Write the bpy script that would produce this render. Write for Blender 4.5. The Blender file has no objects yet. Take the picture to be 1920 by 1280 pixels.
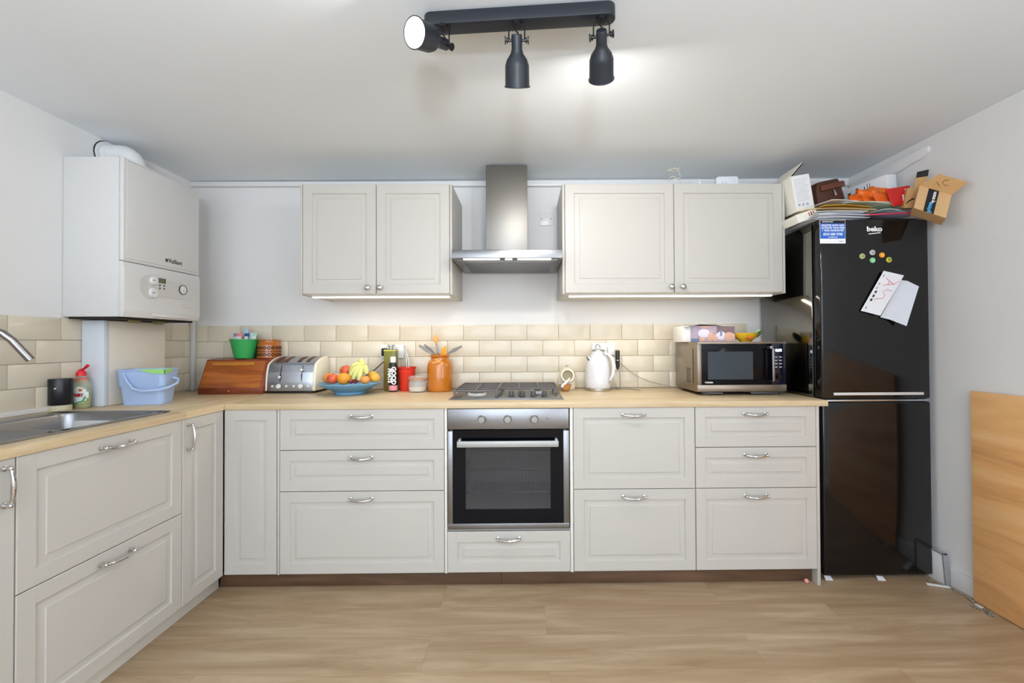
import bpy, bmesh, math, random
from mathutils import Vector, Matrix, Euler
random.seed(7)
S = bpy.context.scene
C = S.collection
PI = math.pi

# ---------------------------------------------------------------- camera
cam_d = bpy.data.cameras.new('camera')
cam = bpy.data.objects.new('camera', cam_d); C.objects.link(cam)
FPX, PPX, PPY = 805.6, 991.8, 632.8
cam_d.sensor_width = 36.0; cam_d.lens = 36.0 * FPX / 1920
cam_d.shift_x = (960 - PPX) / 1920; cam_d.shift_y = (PPY - 640) / 1920
cam_d.clip_start = 0.02
def rot3(a, b, c):
    return Matrix.Rotation(c, 3, 'Z') @ Matrix.Rotation(a, 3, 'X') @ Matrix.Rotation(b, 3, 'Y')
Rw = rot3(0.01076, 0.00497, -0.00986)
base = Matrix(((1, 0, 0), (0, 0, -1), (0, 1, 0)))          # camera looking along +Y
cam.matrix_world = Matrix.Translation((1.19507, -2.73529, 1.20079)) @ (Rw @ base).to_4x4()
S.camera = cam

# ---------------------------------------------------------------- light and exposure
S.view_settings.view_transform = 'Standard'; S.view_settings.look = 'None'
S.view_settings.gamma = 1; S.view_settings.use_curve_mapping = False
S.view_settings.exposure = 0.21
S.cycles.max_bounces = 10; S.cycles.diffuse_bounces = 5; S.cycles.glossy_bounces = 5
S.cycles.transmission_bounces = 6; S.cycles.transparent_max_bounces = 8
S.cycles.sample_clamp_indirect = 4
S.cycles.use_denoising = True
S.cycles.caustics_reflective = False; S.cycles.caustics_refractive = False
W = bpy.data.worlds.new('daylight'); S.world = W; W.use_nodes = True
W.node_tree.nodes['Background'].inputs[0].default_value = (0.75, 0.85, 1.0, 1)
W.node_tree.nodes['Background'].inputs[1].default_value = 2.0

def area(name, loc, direction, sx, sy, power, col=(1, 1, 1), shape='RECTANGLE', parent=None, spread=PI, up='Y'):
    l = bpy.data.lights.new(name, 'AREA'); l.shape = shape; l.size = sx
    if shape == 'RECTANGLE': l.size_y = sy
    l.energy = power; l.color = col; l.spread = spread
    o = bpy.data.objects.new(name, l); C.objects.link(o)
    q = Vector(direction).to_track_quat('-Z', up)
    o.rotation_euler = q.to_euler()
    o.location = Vector(loc) - (parent.location if parent else Vector())
    if parent: o.parent = parent
    return o
# daylight through the wide window in the wall behind the camera
area('window_daylight', (0.75, -5.06, 1.35), (0, 1, 0), 3.2, 1.7, 40, (0.82, 0.91, 1.0))
# added side fill for the left fronts, from an unseen opening on the right
area('right_side_fill', (3.36, -4.1, 1.15), (-1, 0, 0), 1.2, 1.9, 22, (0.93, 0.96, 1.0))
# added ceiling fill, from an invented uplighter out of view behind the camera
area('ceiling_fill', (1.25, -3.85, 1.50), (0, 0.12, 1), 0.34, 0.34, 96, (0.80, 0.90, 1.0), 'DISK')

# ---------------------------------------------------------------- materials
def lin(c):
    r = []
    for v in c:
        v /= 255.0
        r.append(v / 12.92 if v <= 0.04045 else ((v + 0.055) / 1.055) ** 2.4)
    return (r[0], r[1], r[2], 1)
MATS = {}
def M(name, col=(200, 200, 200), rough=0.5, metal=0.0, var=0.03, scale=9.0, bump=0.0, bscale=60, stretch=None,
      emit=0, ecol=None, trans=0, ior=1.45, coat=0, aniso=0, spec=0.5, alpha=1):
    if name in MATS: return MATS[name]
    m = bpy.data.materials.new(name); m.use_nodes = True
    nt = m.node_tree; N = nt.nodes; L = nt.links; b = N['Principled BSDF']
    b.inputs['Roughness'].default_value = rough; b.inputs['Metallic'].default_value = metal
    b.inputs['Specular IOR Level'].default_value = spec; b.inputs['IOR'].default_value = ior
    b.inputs['Transmission Weight'].default_value = trans; b.inputs['Coat Weight'].default_value = coat
    b.inputs['Anisotropic'].default_value = aniso; b.inputs['Alpha'].default_value = alpha
    tc = N.new('ShaderNodeTexCoord'); mp = N.new('ShaderNodeMapping')
    L.new(tc.outputs['Object'], mp.inputs[0])
    if stretch: mp.inputs['Scale'].default_value = stretch
    no = N.new('ShaderNodeTexNoise'); no.inputs['Scale'].default_value = scale; no.inputs['Detail'].default_value = 3
    L.new(mp.outputs[0], no.inputs['Vector'])
    mx = N.new('ShaderNodeMix'); mx.data_type = 'RGBA'
    c = lin(col)
    mx.inputs[6].default_value = tuple(min(1, max(0, v * (1 - var))) for v in c[:3]) + (1,)
    mx.inputs[7].default_value = tuple(min(1, v * (1 + var)) for v in c[:3]) + (1,)
    L.new(no.outputs['Fac'], mx.inputs[0]); L.new(mx.outputs[2], b.inputs['Base Color'])
    if bump:
        n2 = N.new('ShaderNodeTexNoise'); n2.inputs['Scale'].default_value = bscale; L.new(mp.outputs[0], n2.inputs['Vector'])
        bp = N.new('ShaderNodeBump'); bp.inputs['Strength'].default_value = bump; bp.inputs['Distance'].default_value = 0.002
        L.new(n2.outputs['Fac'], bp.inputs['Height']); L.new(bp.outputs[0], b.inputs['Normal'])
    if emit:
        b.inputs['Emission Color'].default_value = lin(ecol or col); b.inputs['Emission Strength'].default_value = emit
    MATS[name] = m
    return m
def wood(name, dark, mid, light, axis='X', scale=1.0, rough=0.45, planks=None, bump=0.05, contrast=(0.3, 0.5, 0.72), coat=0):
    if name in MATS: return MATS[name]
    m = bpy.data.materials.new(name); m.use_nodes = True
    nt = m.node_tree; N = nt.nodes; L = nt.links; b = N['Principled BSDF']
    b.inputs['Roughness'].default_value = rough; b.inputs['Coat Weight'].default_value = coat
    tc = N.new('ShaderNodeTexCoord'); mp = N.new('ShaderNodeMapping'); L.new(tc.outputs['Object'], mp.inputs[0])
    st = {'X': (1, 9, 9), 'Y': (9, 1, 9), 'Z': (9, 9, 1)}[axis]
    mp.inputs['Scale'].default_value = tuple(scale * s for s in st)
    no = N.new('ShaderNodeTexNoise'); no.inputs['Scale'].default_value = 1.3; no.inputs['Detail'].default_value = 6
    no.inputs['Roughness'].default_value = 0.62; no.inputs['Distortion'].default_value = 0.9
    src = mp.outputs[0]
    if planks:
        # shift the grain plank by plank
        br = N.new('ShaderNodeTexBrick'); mb = N.new('ShaderNodeMapping'); L.new(tc.outputs['Object'], mb.inputs[0])
        br.offset = 0.37; br.inputs['Scale'].default_value = 1.0
        br.inputs['Brick Width'].default_value = planks[0]; br.inputs['Row Height'].default_value = planks[1]
        br.inputs['Mortar Size'].default_value = 0.0009; br.inputs['Mortar Smooth'].default_value = 0.2
        br.inputs['Color1'].default_value = (0, 0, 0, 1); br.inputs['Color2'].default_value = (1, 1, 1, 1)
        br.inputs['Mortar'].default_value = (0.5, 0.5, 0.5, 1)
        L.new(mb.outputs[0], br.inputs['Vector'])
        ad = N.new('ShaderNodeVectorMath'); ad.operation = 'MULTIPLY_ADD'
        L.new(br.outputs['Color'], ad.inputs[0]); ad.inputs[1].default_value = (7, 5, 3); L.new(mp.outputs[0], ad.inputs[2])
        src = ad.outputs[0]
    L.new(src, no.inputs['Vector'])
    cr = N.new('ShaderNodeValToRGB'); e = cr.color_ramp.elements
    e[0].position = contrast[0]; e[0].color = lin(dark); e[1].position = contrast[2]; e[1].color = lin(light)
    q = e.new(contrast[1]); q.color = lin(mid)
    L.new(no.outputs['Fac'], cr.inputs[0])
    out = cr.outputs[0]
    if planks:
        mx = N.new('ShaderNodeMix'); mx.data_type = 'RGBA'; mx.blend_type = 'MULTIPLY'
        L.new(br.outputs['Fac'], mx.inputs[0]); L.new(out, mx.inputs[6]); mx.inputs[7].default_value = (0.8, 0.74, 0.68, 1)
        out = mx.outputs[2]
    L.new(out, b.inputs['Base Color'])
    bp = N.new('ShaderNodeBump'); bp.inputs['Strength'].default_value = bump; bp.inputs['Distance'].default_value = 0.001
    L.new(no.outputs['Fac'], bp.inputs['Height']); L.new(bp.outputs[0], b.inputs['Normal'])
    MATS[name] = m
    return m

m_wall = M('wall_paint', (226, 225, 224), 0.75, var=0.02, scale=2.5, bump=0.12, bscale=25)
m_ceil = M('ceiling_paint', (232, 237, 241), 0.8, var=0.02, scale=1.6, bump=0.15, bscale=12)
m_cab = M('off_white_foil', (192, 188, 181), 0.38, var=0.012, scale=3)
m_carc = M('carcass_white', (224, 222, 215), 0.5, var=0.01)
m_floor = wood('laminate_floor', (138, 108, 76), (162, 138, 108), (184, 162, 134), 'X', 1.1, 0.42, planks=(1.28, 0.192), contrast=(0.22, 0.5, 0.75))
m_plinth = wood('laminate_plinth', (70, 48, 34), (90, 66, 48), (108, 80, 60), 'X', 1.3, 0.5)
m_wtX = wood('oak_worktop_x', (184, 158, 120), (204, 182, 146), (218, 198, 164), 'X', 1.6, 0.4, contrast=(0.25, 0.5, 0.75))
m_wtY = wood('oak_worktop_y', (184, 158, 120), (204, 182, 146), (218, 198, 164), 'Y', 1.6, 0.4, contrast=(0.25, 0.5, 0.75))
m_ply = wood('plywood', (204, 144, 88), (240, 184, 122), (250, 206, 150), 'Y', 0.62, 0.5, contrast=(0.28, 0.47, 0.7))
m_tile = M('cream_glaze', (214, 204, 184), 0.14, var=0.025, scale=4)
m_grout = M('grout', (196, 186, 164), 0.8)
m_chrome = M('chrome', (205, 205, 205), 0.12, 1.0, var=0.0)
m_steel = M('brushed_steel', (146, 146, 148), 0.3, 1.0, var=0.05, scale=6, stretch=(1, 30, 30), bump=0.06, bscale=50)
m_steelv = M('brushed_steel_hood', (138, 134, 128), 0.46, 1.0, var=0.04, scale=6, stretch=(1, 30, 30), bump=0.05, bscale=40)
m_sink = M('sink_steel', (140, 140, 142), 0.30, 1.0, var=0.03, scale=5)
m_black = M('black_plastic', (18, 18, 20), 0.4)
m_blackgloss = M('black_gloss', (7, 8, 14), 0.08, var=0.0, spec=0.22)
m_fridge = M('fridge_black', (13, 12, 14), 0.09, var=0.02, spec=0.55)
m_fridgeside = M('fridge_side_metal', (132, 130, 125), 0.11, 1.0, var=0.02)
m_castiron = M('cast_iron', (98, 92, 88), 0.45, bump=0.3)
m_white = M('white_plastic', (226, 226, 226), 0.3, var=0.01)
m_boiler = M('boiler_white', (214, 213, 211), 0.32, var=0.01)
m_lgrey = M('light_grey_plastic', (205, 203, 200), 0.35)
m_dgrey = M('dark_grey_plastic', (70, 70, 72), 0.4)
m_navy = M('anthracite_paint', (34, 37, 44), 0.42, var=0.05)
m_led = M('led_diffuser', (255, 244, 224), 0.4, emit=7.0, ecol=(255, 240, 214))
m_bulb = M('lamp_bulb', (255, 250, 240), 0.4, emit=60, ecol=(255, 246, 232))
m_ink = M('black_ink', (22, 22, 24), 0.6)
m_whiteink = M('white_ink', (245, 245, 245), 0.5)
m_glass = M('clear_glass', (225, 228, 226), 0.04, var=0, spec=0.6, alpha=0.22)
m_rubber = M('rubber', (25, 25, 25), 0.7)
m_cable = M('grey_cable', (150, 146, 138), 0.5)
m_card = M('cardboard', (196, 152, 100), 0.8, var=0.06, scale=14)
m_cardin = M('cardboard_pale', (206, 168, 120), 0.8, var=0.05, scale=14)
m_paper = M('white_paper', (228, 228, 232), 0.7, var=0.03)

# ---------------------------------------------------------------- mesh builder
class B:
    def __init__(s): s.bm = bmesh.new(); s.T = Matrix.Identity(4)
    def _fin(s, vs, fs, m, M2=None):
        T = s.T if M2 is None else s.T @ M2
        for v in vs: v.co = T @ v.co
        for f in fs: f.material_index = m
    def box(s, x0, x1, y0, y1, z0, z1, bev=0, m=0, seg=2, R=None):
        b = bmesh.new()
        vs = [b.verts.new((x, y, z)) for x in (x0, x1) for y in (y0, y1) for z in (z0, z1)]
        for q in ((0, 1, 3, 2), (4, 6, 7, 5), (0, 4, 5, 1), (2, 3, 7, 6), (0, 2, 6, 4), (1, 5, 7, 3)):
            b.faces.new([vs[i] for i in q])
        if bev: bmesh.ops.bevel(b, geom=list(b.edges) + list(b.verts), offset=bev, segments=seg, affect='EDGES', profile=0.5)
        bmesh.ops.recalc_face_normals(b, faces=b.faces)
        s.merge(b, m, R); return s
    def merge(s, b, m=0, R=None):
        mp = {}
        T = s.T if R is None else s.T @ R
        for v in b.verts: mp[v] = s.bm.verts.new(T @ v.co)
        for f in b.faces:
            try:
                g = s.bm.faces.new([mp[v] for v in f.verts]); g.material_index = m if m is not None else f.material_index
            except ValueError: pass
        b.free()
    def lathe(s, prof, c=(0, 0, 0), seg=32, m=0, R=None, ms=None):
        b = bmesh.new(); rings = []
        for r, z in prof:
            if r < 1e-6: rings.append([b.verts.new((0, 0, z))])
            else: rings.append([b.verts.new((r * math.cos(2 * PI * k / seg), r * math.sin(2 * PI * k / seg), z)) for k in range(seg)])
        for i in range(len(rings) - 1):
            a, d = rings[i], rings[i + 1]
            for k in range(seg):
                k2 = (k + 1) % seg
                if len(a) == 1 and len(d) == 1: continue
                f = [a[0], d[k2], d[k]] if len(a) == 1 else ([a[k], a[k2], d[0]] if len(d) == 1 else [a[k], a[k2], d[k2], d[k]])
                fc = b.faces.new(f)
                fc.material_index = ms[i] if ms else m
        T = Matrix.Translation(c) @ (R.to_4x4() if R is not None else Matrix.Identity(4))
        s.merge(b, None, T); return s
    def tube(s, pts, r, seg=10, m=0, closed=False):
        pts = [Vector(p) for p in pts]; n = len(pts)
        rr = r if isinstance(r, (list, tuple)) else [r] * n
        b = bmesh.new(); rings = []; up = None
        for i, p in enumerate(pts):
            if closed: d = (pts[(i + 1) % n] - pts[i - 1]).normalized()
            else: d = (pts[min(i + 1, n - 1)] - pts[max(i - 1, 0)]).normalized()
            if up is None:
                up = d.orthogonal().normalized()
            up = (up - d * up.dot(d)).normalized(); w = d.cross(up)
            rings.append([b.verts.new(p + (up * math.cos(2 * PI * k / seg) + w * math.sin(2 * PI * k / seg)) * rr[i]) for k in range(seg)])
        for i in range(n if closed else n - 1):
            a, d = rings[i], rings[(i + 1) % n]
            for k in range(seg): b.faces.new([a[k], a[(k + 1) % seg], d[(k + 1) % seg], d[k]])
        if not closed:
            b.faces.new(rings[0][::-1]); b.faces.new(rings[-1])
        bmesh.ops.recalc_face_normals(b, faces=b.faces)
        s.merge(b, m); return s
    def cyl(s, p0, p1, r, seg=20, m=0, r2=None):
        return s.tube([p0, p1], [r, r if r2 is None else r2], seg, m)
    def prism(s, pts, h0, h1, axis='X', bev=0, m=0, R=None):
        # pts 2-D in the plane of the other two axes (in order), extruded along axis
        b = bmesh.new()
        def P(a, q, h): return {'X': (h, a, q), 'Y': (a, h, q), 'Z': (a, q, h)}[axis]
        lo = [b.verts.new(P(a, q, h0)) for a, q in pts]; hi = [b.verts.new(P(a, q, h1)) for a, q in pts]
        n = len(pts); b.faces.new(lo); b.faces.new(hi[::-1])
        for i in range(n): b.faces.new([lo[i], lo[(i + 1) % n], hi[(i + 1) % n], hi[i]])
        bmesh.ops.recalc_face_normals(b, faces=b.faces)
        if bev: bmesh.ops.bevel(b, geom=list(b.edges) + list(b.verts), offset=bev, segments=2, affect='EDGES', profile=0.5)
        s.merge(b, m, R); return s
    def sph(s, c, r, m=0, seg=16, sc=(1, 1, 1), R=None):
        b = bmesh.new(); bmesh.ops.create_uvsphere(b, u_segments=seg, v_segments=max(6, seg // 2), radius=r)
        T = Matrix.Translation(c) @ (R.to_4x4() if R is not None else Matrix.Identity(4)) @ Matrix.Diagonal((*sc, 1))
        s.merge(b, m, T); return s
    def sheet(s, grid, th, m=0):
        # grid[i][j] of points -> thin solid sheet
        n, k = len(grid), len(grid[0]); b = bmesh.new()
        g = [[Vector(p) for p in r] for r in grid]
        nr = (g[-1][0] - g[0][0]).cross(g[0][-1] - g[0][0]).normalized() * th
        A = [[b.verts.new(p) for p in r] for r in g]; D = [[b.verts.new(p + nr) for p in r] for r in g]
        for i in range(n - 1):
            for j in range(k - 1):
                b.faces.new([A[i][j], A[i + 1][j], A[i + 1][j + 1], A[i][j + 1]])
                b.faces.new([D[i][j], D[i][j + 1], D[i + 1][j + 1], D[i + 1][j]])
        for i in range(n - 1):
            for j in (0, k - 1): b.faces.new([A[i][j], A[i + 1][j], D[i + 1][j], D[i][j]])
        for j in range(k - 1):
            for i in (0, n - 1): b.faces.new([A[i][j], A[i][j + 1], D[i][j + 1], D[i][j]])
        bmesh.ops.recalc_face_normals(b, faces=b.faces)
        s.merge(b, m); return s

def root_off(parent):
    v = Vector((0, 0, 0)); p = parent
    while p is not None: v += p.location; p = p.parent
    return v
def emit(name, b, mats, parent=None, smooth=35):
    me = bpy.data.meshes.new(name)
    off = root_off(parent)
    if off.length: bmesh.ops.translate(b.bm, verts=b.bm.verts, vec=-off)
    b.bm.to_mesh(me); b.bm.free()
    if not isinstance(mats, (list, tuple)): mats = [mats]
    for m in mats: me.materials.append(m)
    me.polygons.foreach_set('use_smooth', [True] * len(me.polygons))
    me.set_sharp_from_angle(angle=math.radians(smooth)); me.update()
    o = bpy.data.objects.new(name, me); C.objects.link(o)
    if parent is not None: o.parent = parent
    return o
def solo(name, b, mats, label, cat, group=None, loc=None, smooth=35):
    # one-mesh thing, its origin moved to loc
    me_off = Vector(loc) if loc else Vector()
    if loc: bmesh.ops.translate(b.bm, verts=b.bm.verts, vec=-me_off)
    o = emit(name, b, mats, None, smooth); o.location = me_off
    o['label'] = label; o['category'] = cat
    if group: o['group'] = group
    return o
def thing(name, label, cat, loc, group=None):
    o = bpy.data.objects.new(name, None); C.objects.link(o); o.location = loc
    o.empty_display_size = 0.05
    o['label'] = label; o['category'] = cat
    if group: o['group'] = group
    return o
def struct(name, b, mats, smooth=35):
    o = emit(name, b, mats, None, smooth); o['kind'] = 'structure'; return o
def text(name, s, origin, size, mat, parent, u=(1, 0, 0), v=(0, 0, 1), ext=0.0004, align='CENTER', sx=1.0, bold=0.0, shear=0.0, label=None):
    cu = bpy.data.curves.new('t', 'FONT'); cu.body = s; cu.size = size; cu.align_x = align; cu.align_y = 'CENTER'
    cu.extrude = ext; cu.offset = bold; cu.shear = shear; cu.resolution_u = 3; cu.space_line = 0.95
    to = bpy.data.objects.new('t', cu); C.objects.link(to)
    dg = bpy.context.evaluated_depsgraph_get(); dg.update()
    me = bpy.data.meshes.new_from_object(to.evaluated_get(dg)); bpy.data.objects.remove(to)
    u = Vector(u).normalized(); v = Vector(v).normalized(); n = u.cross(v)
    T = Matrix((( u.x * sx, v.x, n.x, origin[0]), (u.y * sx, v.y, n.y, origin[1]), (u.z * sx, v.z, n.z, origin[2]), (0, 0, 0, 1)))
    me.transform(Matrix.Translation(-root_off(parent)) @ T)
    me.materials.clear(); me.materials.append(mat); me.name = name
    o = bpy.data.objects.new(name, me); C.objects.link(o); o.parent = parent
    if label: o['label'] = label
    return o

# ---------------------------------------------------------------- key dimensions (metres)
XL, XR = -0.905, 3.285                 # left and right wall faces
FY = -0.629                            # front face of the back run's drawer fronts
UY = -0.392                            # front face of the wall cupboards' doors
LX = -0.268                            # front face of the left run's fronts
ZT, ZB = 0.8785, 0.0815                # top and bottom of the base fronts
WT = 0.908                             # worktop top
YR = -5.0                              # wall behind the camera

# ---------------------------------------------------------------- room shell
struct('floor', B().box(XL - .1, XR + .15, YR - .1, 0.1, -0.05, 0.0), m_floor)
b = B(); bm = b.bm
cz = {(XL - .1, 0.1): 2.222, (XL - .1, YR - .1): 2.226, (XR + .15, 0.1): 2.246, (XR + .15, YR - .1): 2.25}
lo = [bm.verts.new((x, y, cz[(x, y)])) for x, y in ((XL - .1, YR - .1), (XL - .1, .1), (XR + .15, .1), (XR + .15, YR - .1))]
hi = [bm.verts.new((v.co.x, v.co.y, 2.35)) for v in lo]
bm.faces.new(lo); bm.faces.new(hi[::-1])
for i in range(4): bm.faces.new([lo[i], lo[(i + 1) % 4], hi[(i + 1) % 4], hi[i]])
bmesh.ops.recalc_face_normals(bm, faces=bm.faces)
struct('ceiling', b, m_ceil)
struct('wall_back', B().box(XL - .1, XR + .15, 0, 0.1, 0, 2.3), m_wall)
struct('wall_left', B().box(XL - .1, XL, YR - .1, 0.0, 0, 2.3), m_wall)
b = B().box(XR, XR + .12, -3.45, 0, 0, 2.3).box(XR, XR + .12, YR, -4.75, 0, 2.3).box(XR, XR + .12, -4.75, -3.45, 2.12, 2.3)
struct('wall_right', b, m_wall)
b = B().box(XL, XR, YR - .1, YR, 0, .5).box(XL, XR, YR - .1, YR, 2.2, 2.3).box(XL, -.85, YR - .1, YR, .5, 2.2).box(2.35, XR, YR - .1, YR, .5, 2.2)
struct('wall_rear', b, m_wall)
b = B()
for x in (-.85, .75 - .03, 2.29): b.box(x, x + .06, YR - .08, YR - .02, .5, 2.2, .004)
for z in (.5, 2.14): b.box(-.85, 2.35, YR - .08, YR - .02, z, z + .06, .004)
struct('window_1', b, m_white)
# trunking along the top of the back wall, plinths of the room
struct('trim_1', B().box(XL, XR - .02, -.03, 0, 2.19, 2.22, .003), m_white)
struct('baseboard_right', B().box(XR - .014, XR, -3.4, -.0, 0, .088, .003), m_white)
# boxed-in pipe on the right wall under the ceiling, its lower edge sagging toward the corner
b = B(); bmx = bmesh.new()
prof = [(-.02, 2.115), (-.12, 2.125), (-.25, 2.128), (-.38, 2.134), (-.46, 2.146), (-.52, 2.15)]
b.prism(prof + [(-.56, 2.17), (-.56, 2.20), (-.02, 2.20)], XR - .016, XR, 'X', .004)
struct('trim_2', b, m_wall)
bmx.free()

# tiled splashback: real bevelled tiles on a grout bed
p_, q_ = 0.201, 0.101
def tile_wall(name, along, a0, a1, joint, ztop, rows, zmin):
    b = B()
    if along == 'X': b.box(a0, a1, -.004, 0, zmin, ztop - .001, m=1)
    else: b.box(XL, XL + .004, a0, a1, zmin, ztop - .001, m=1)
    for r in range(rows):
        z1 = ztop - r * q_; z0 = max(z1 - q_ + .002, zmin)
        if z1 - z0 < .01: continue
        off = joint + (p_ / 2 if r % 2 else 0)
        k = math.floor((a0 - off) / p_)
        while off + k * p_ < a1:
            c0 = max(a0, off + k * p_ + .001); c1 = min(a1, off + (k + 1) * p_ - .001); k += 1
            if c1 - c0 < .008: continue
            if along == 'X': b.box(c0, c1, -.010, -.001, z0, z1, .0016)
            else: b.box(XL + .001, XL + .010, c0, c1, z0, z1, .0016)
    return struct(name, b, [m_tile, m_grout])
tile_wall('wall_back_tiles', 'X', XL + .01, 2.612, -.801, 1.314, 4, WT)
tile_wall('wall_left_tiles', 'Y', -2.7, 0.0, -.777, 1.321, 5, WT)
struct('trim_3', B().box(XL, XL + .018, -2.7, -.8, WT, WT + .022, .004), m_white)

# ---------------------------------------------------------------- cabinet fronts
def frame_map(face, at):
    # local (a along, z up, n outwards) -> world
    if face == 'S': return lambda a, z, n: Vector((a, at - n, z))       # faces -Y
    return lambda a, z, n: Vector((at + n, a, z))                       # faces +X
def front(name, a0, a1, z0, z1, face, at, parent, mat=None, th=.019, fr=.050):
    f = frame_map(face, at - th if face == 'E' else at + th)
    b = B(); bm = b.bm
    prof = [(0, 0), (0, th - .002), (.002, th), (fr, th), (fr + .0025, th - .0065), (fr + .009, th - .0072), (fr + .028, th - .0035), (fr + .030, th - .0008)]
    # small fronts: narrower raised field
    H = min(a1 - a0, z1 - z0)
    if H / 2 < fr + .05:
        k = (H / 2 - .020) / (fr + .030)
        prof = [(i * (k if i > .003 else 1), d) for i, d in prof]
    rings = []
    for i, d in prof:
        rings.append([bm.verts.new(f(a, z, d)) for a, z in ((a0 + i, z0 + i), (a1 - i, z0 + i), (a1 - i, z1 - i), (a0 + i, z1 - i))])
    bm.faces.new(rings[0]); bm.faces.new(rings[-1])
    for i in range(len(rings) - 1):
        for k in range(4): bm.faces.new([rings[i][k], rings[i][(k + 1) % 4], rings[i + 1][(k + 1) % 4], rings[i + 1][k]])
    # stile and rail joints, hairline beads
    ff = prof[3][0]
    for a in (a0 + ff - .004, a1 - ff + .004):
        for zz0, zz1 in ((z0 + .002, z0 + ff - .002), (z1 - ff + .002, z1 - .002)):
            q = [bm.verts.new(f(a + da, zz, dn)) for da, zz, dn in ((-.0007, zz0, th - .0005), (.0007, zz0, th - .0005), (.0007, zz1, th - .0005), (-.0007, zz1, th - .0005),
                 (-.0004, zz0, th + .0005), (.0004, zz0, th + .0005), (.0004, zz1, th + .0005), (-.0004, zz1, th + .0005))]
            for idx in ((4, 5, 6, 7), (0, 4, 7, 3), (1, 2, 6, 5), (0, 1, 5, 4), (3, 7, 6, 2)): bm.faces.new([q[i] for i in idx])
    bmesh.ops.recalc_face_normals(bm, faces=bm.faces)
    return emit(name, b, mat or m_cab, parent, 25)
def handle(a, z, face, at, parent, vertical=False, L=.104):
    f = frame_map(face, at); h = L / 2; b = B()
    def P(t, n, s=0): return f(a + s, z + t, n) if vertical else f(a + t, z + s, n)
    for sg in (-1, 1):
        b.tube([P(sg * h, .0), P(sg * h, .004), P(sg * h, .006)], [.0085, .0085, .005], 14)
        b.tube([P(sg * h, .004), P(sg * h, .016), P(sg * h * .97, .022)], [.0042, .0042, .0055], 10)
        b.sph(P(sg * h, .021), .0068, seg=12)
        b.tube([P(sg * h * .86, .0235), P(sg * h * .82, .024)], [.0062, .0062], 12)
    dz = 0 if vertical else -.0045
    pts = [P(h * t, .021 + .008 * (1 - t * t), dz * (1 - t * t)) for t in [i / 8 - 1 for i in range(17)]]
    b.tube(pts, [.0036 + .0028 * (1 - (i / 8 - 1) ** 2) for i in range(17)], 10)
    return emit('handle', b, m_chrome, parent)
def carcass(parent, x0, x1, y0, y1, z0, z1, open_front=False):
    return emit('carcass', B().box(x0, x1, y0, y1, z0, z1, .001), m_carc, parent)
CFY = FY + .021                        # carcass front of back run
def base_unit(name, label, cat, x0, x1, rows, zrows=None):
    t = thing(name, label, cat, ((x0 + x1) / 2, -.3, 0))
    carcass(t, x0 + .0005, x1 - .0005, CFY, -.03, .0775, .879)
    z = ZT
    for h in rows:
        d = front('drawer', x0 + .0015, x1 - .0015, z - h, z, 'S', FY, t)
        handle((x0 + x1) / 2 - .004, z - .033, 'S', FY, d)
        z -= h + .003
    return t

# corner filler, drawers, oven housing, pan drawers
t = thing('corner_cabinet', 'narrow blank white panelled corner unit without a handle between left run and wide drawers', 'cabinet', (-.13, -.3, 0))
carcass(t, -.28, -.0005 - .014, CFY, -.03, .0775, .879)
front('front_panel', LX + .002, -.0155, ZB, ZT, 'S', FY, t)
emit('cover_panel', B().box(-.0125, -.0015, FY + .003, -.05, ZB - .004, .879, .001), m_cab, t)
base_unit('drawer_cabinet', 'widest white base cabinet, three drawers, left of the oven', 'cabinet', 0.0, .80, (.197, .197, .397))
OX0, OX1 = .8145, 1.4165
t = thing('oven_cabinet', 'white oven housing cabinet with one shallow drawer below the oven', 'cabinet', (1.11, -.3, 0))
b = B().box(.8008, OX0 - .002, FY + .003, -.03, ZB - .004, .879, .001).box(OX1 - .002, 1.4285, FY + .003, -.03, ZB - .004, .879, .001)
b.box(OX0 - .002, OX1 - .002, CFY, -.03, ZB - .004, .281, .001)
emit('carcass', b, m_carc, t)
d = front('drawer', OX0, OX1 - .004, ZB, ZB + .197, 'S', FY, t)
handle(1.111, .247, 'S', FY, d)
base_unit('drawer_cabinet', 'white base cabinet with two equally deep drawers, right of the oven', 'cabinet', 1.4295, 2.0295, (.397, .397))
base_unit('drawer_cabinet', 'white base cabinet with two shallow drawers over a deep one, beside the fridge', 'cabinet', 2.030, 2.6285, (.197, .197, .397))
b = B().prism([(FY + .004, 0.0), (-.03, 0.0), (-.03, .879), (FY + .002, .879)], 2.6295, 2.6445, 'X', .001)
solo('end_panel', b, m_cab, 'white side panel running down to the floor at the right end of the base cabinets', 'panel', loc=(2.637, -.3, 0))
b = B().box(-.315, 1.073, -.585, -.57, 0, .0765, .001).box(1.0745, 2.628, -.585, -.57, 0, .0765, .001)
solo('plinth', b, m_plinth, 'dark wood laminate plinth board under the base cabinets along the back wall', 'plinth', loc=(1.1, -.58, 0))
solo('plinth', B().box(-.334, -.318, -2.7, -.592, 0, .0765, .001), m_carc, 'long white plinth board under the cabinets of the left run', 'plinth', loc=(-.326, -1.6, 0))

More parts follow.
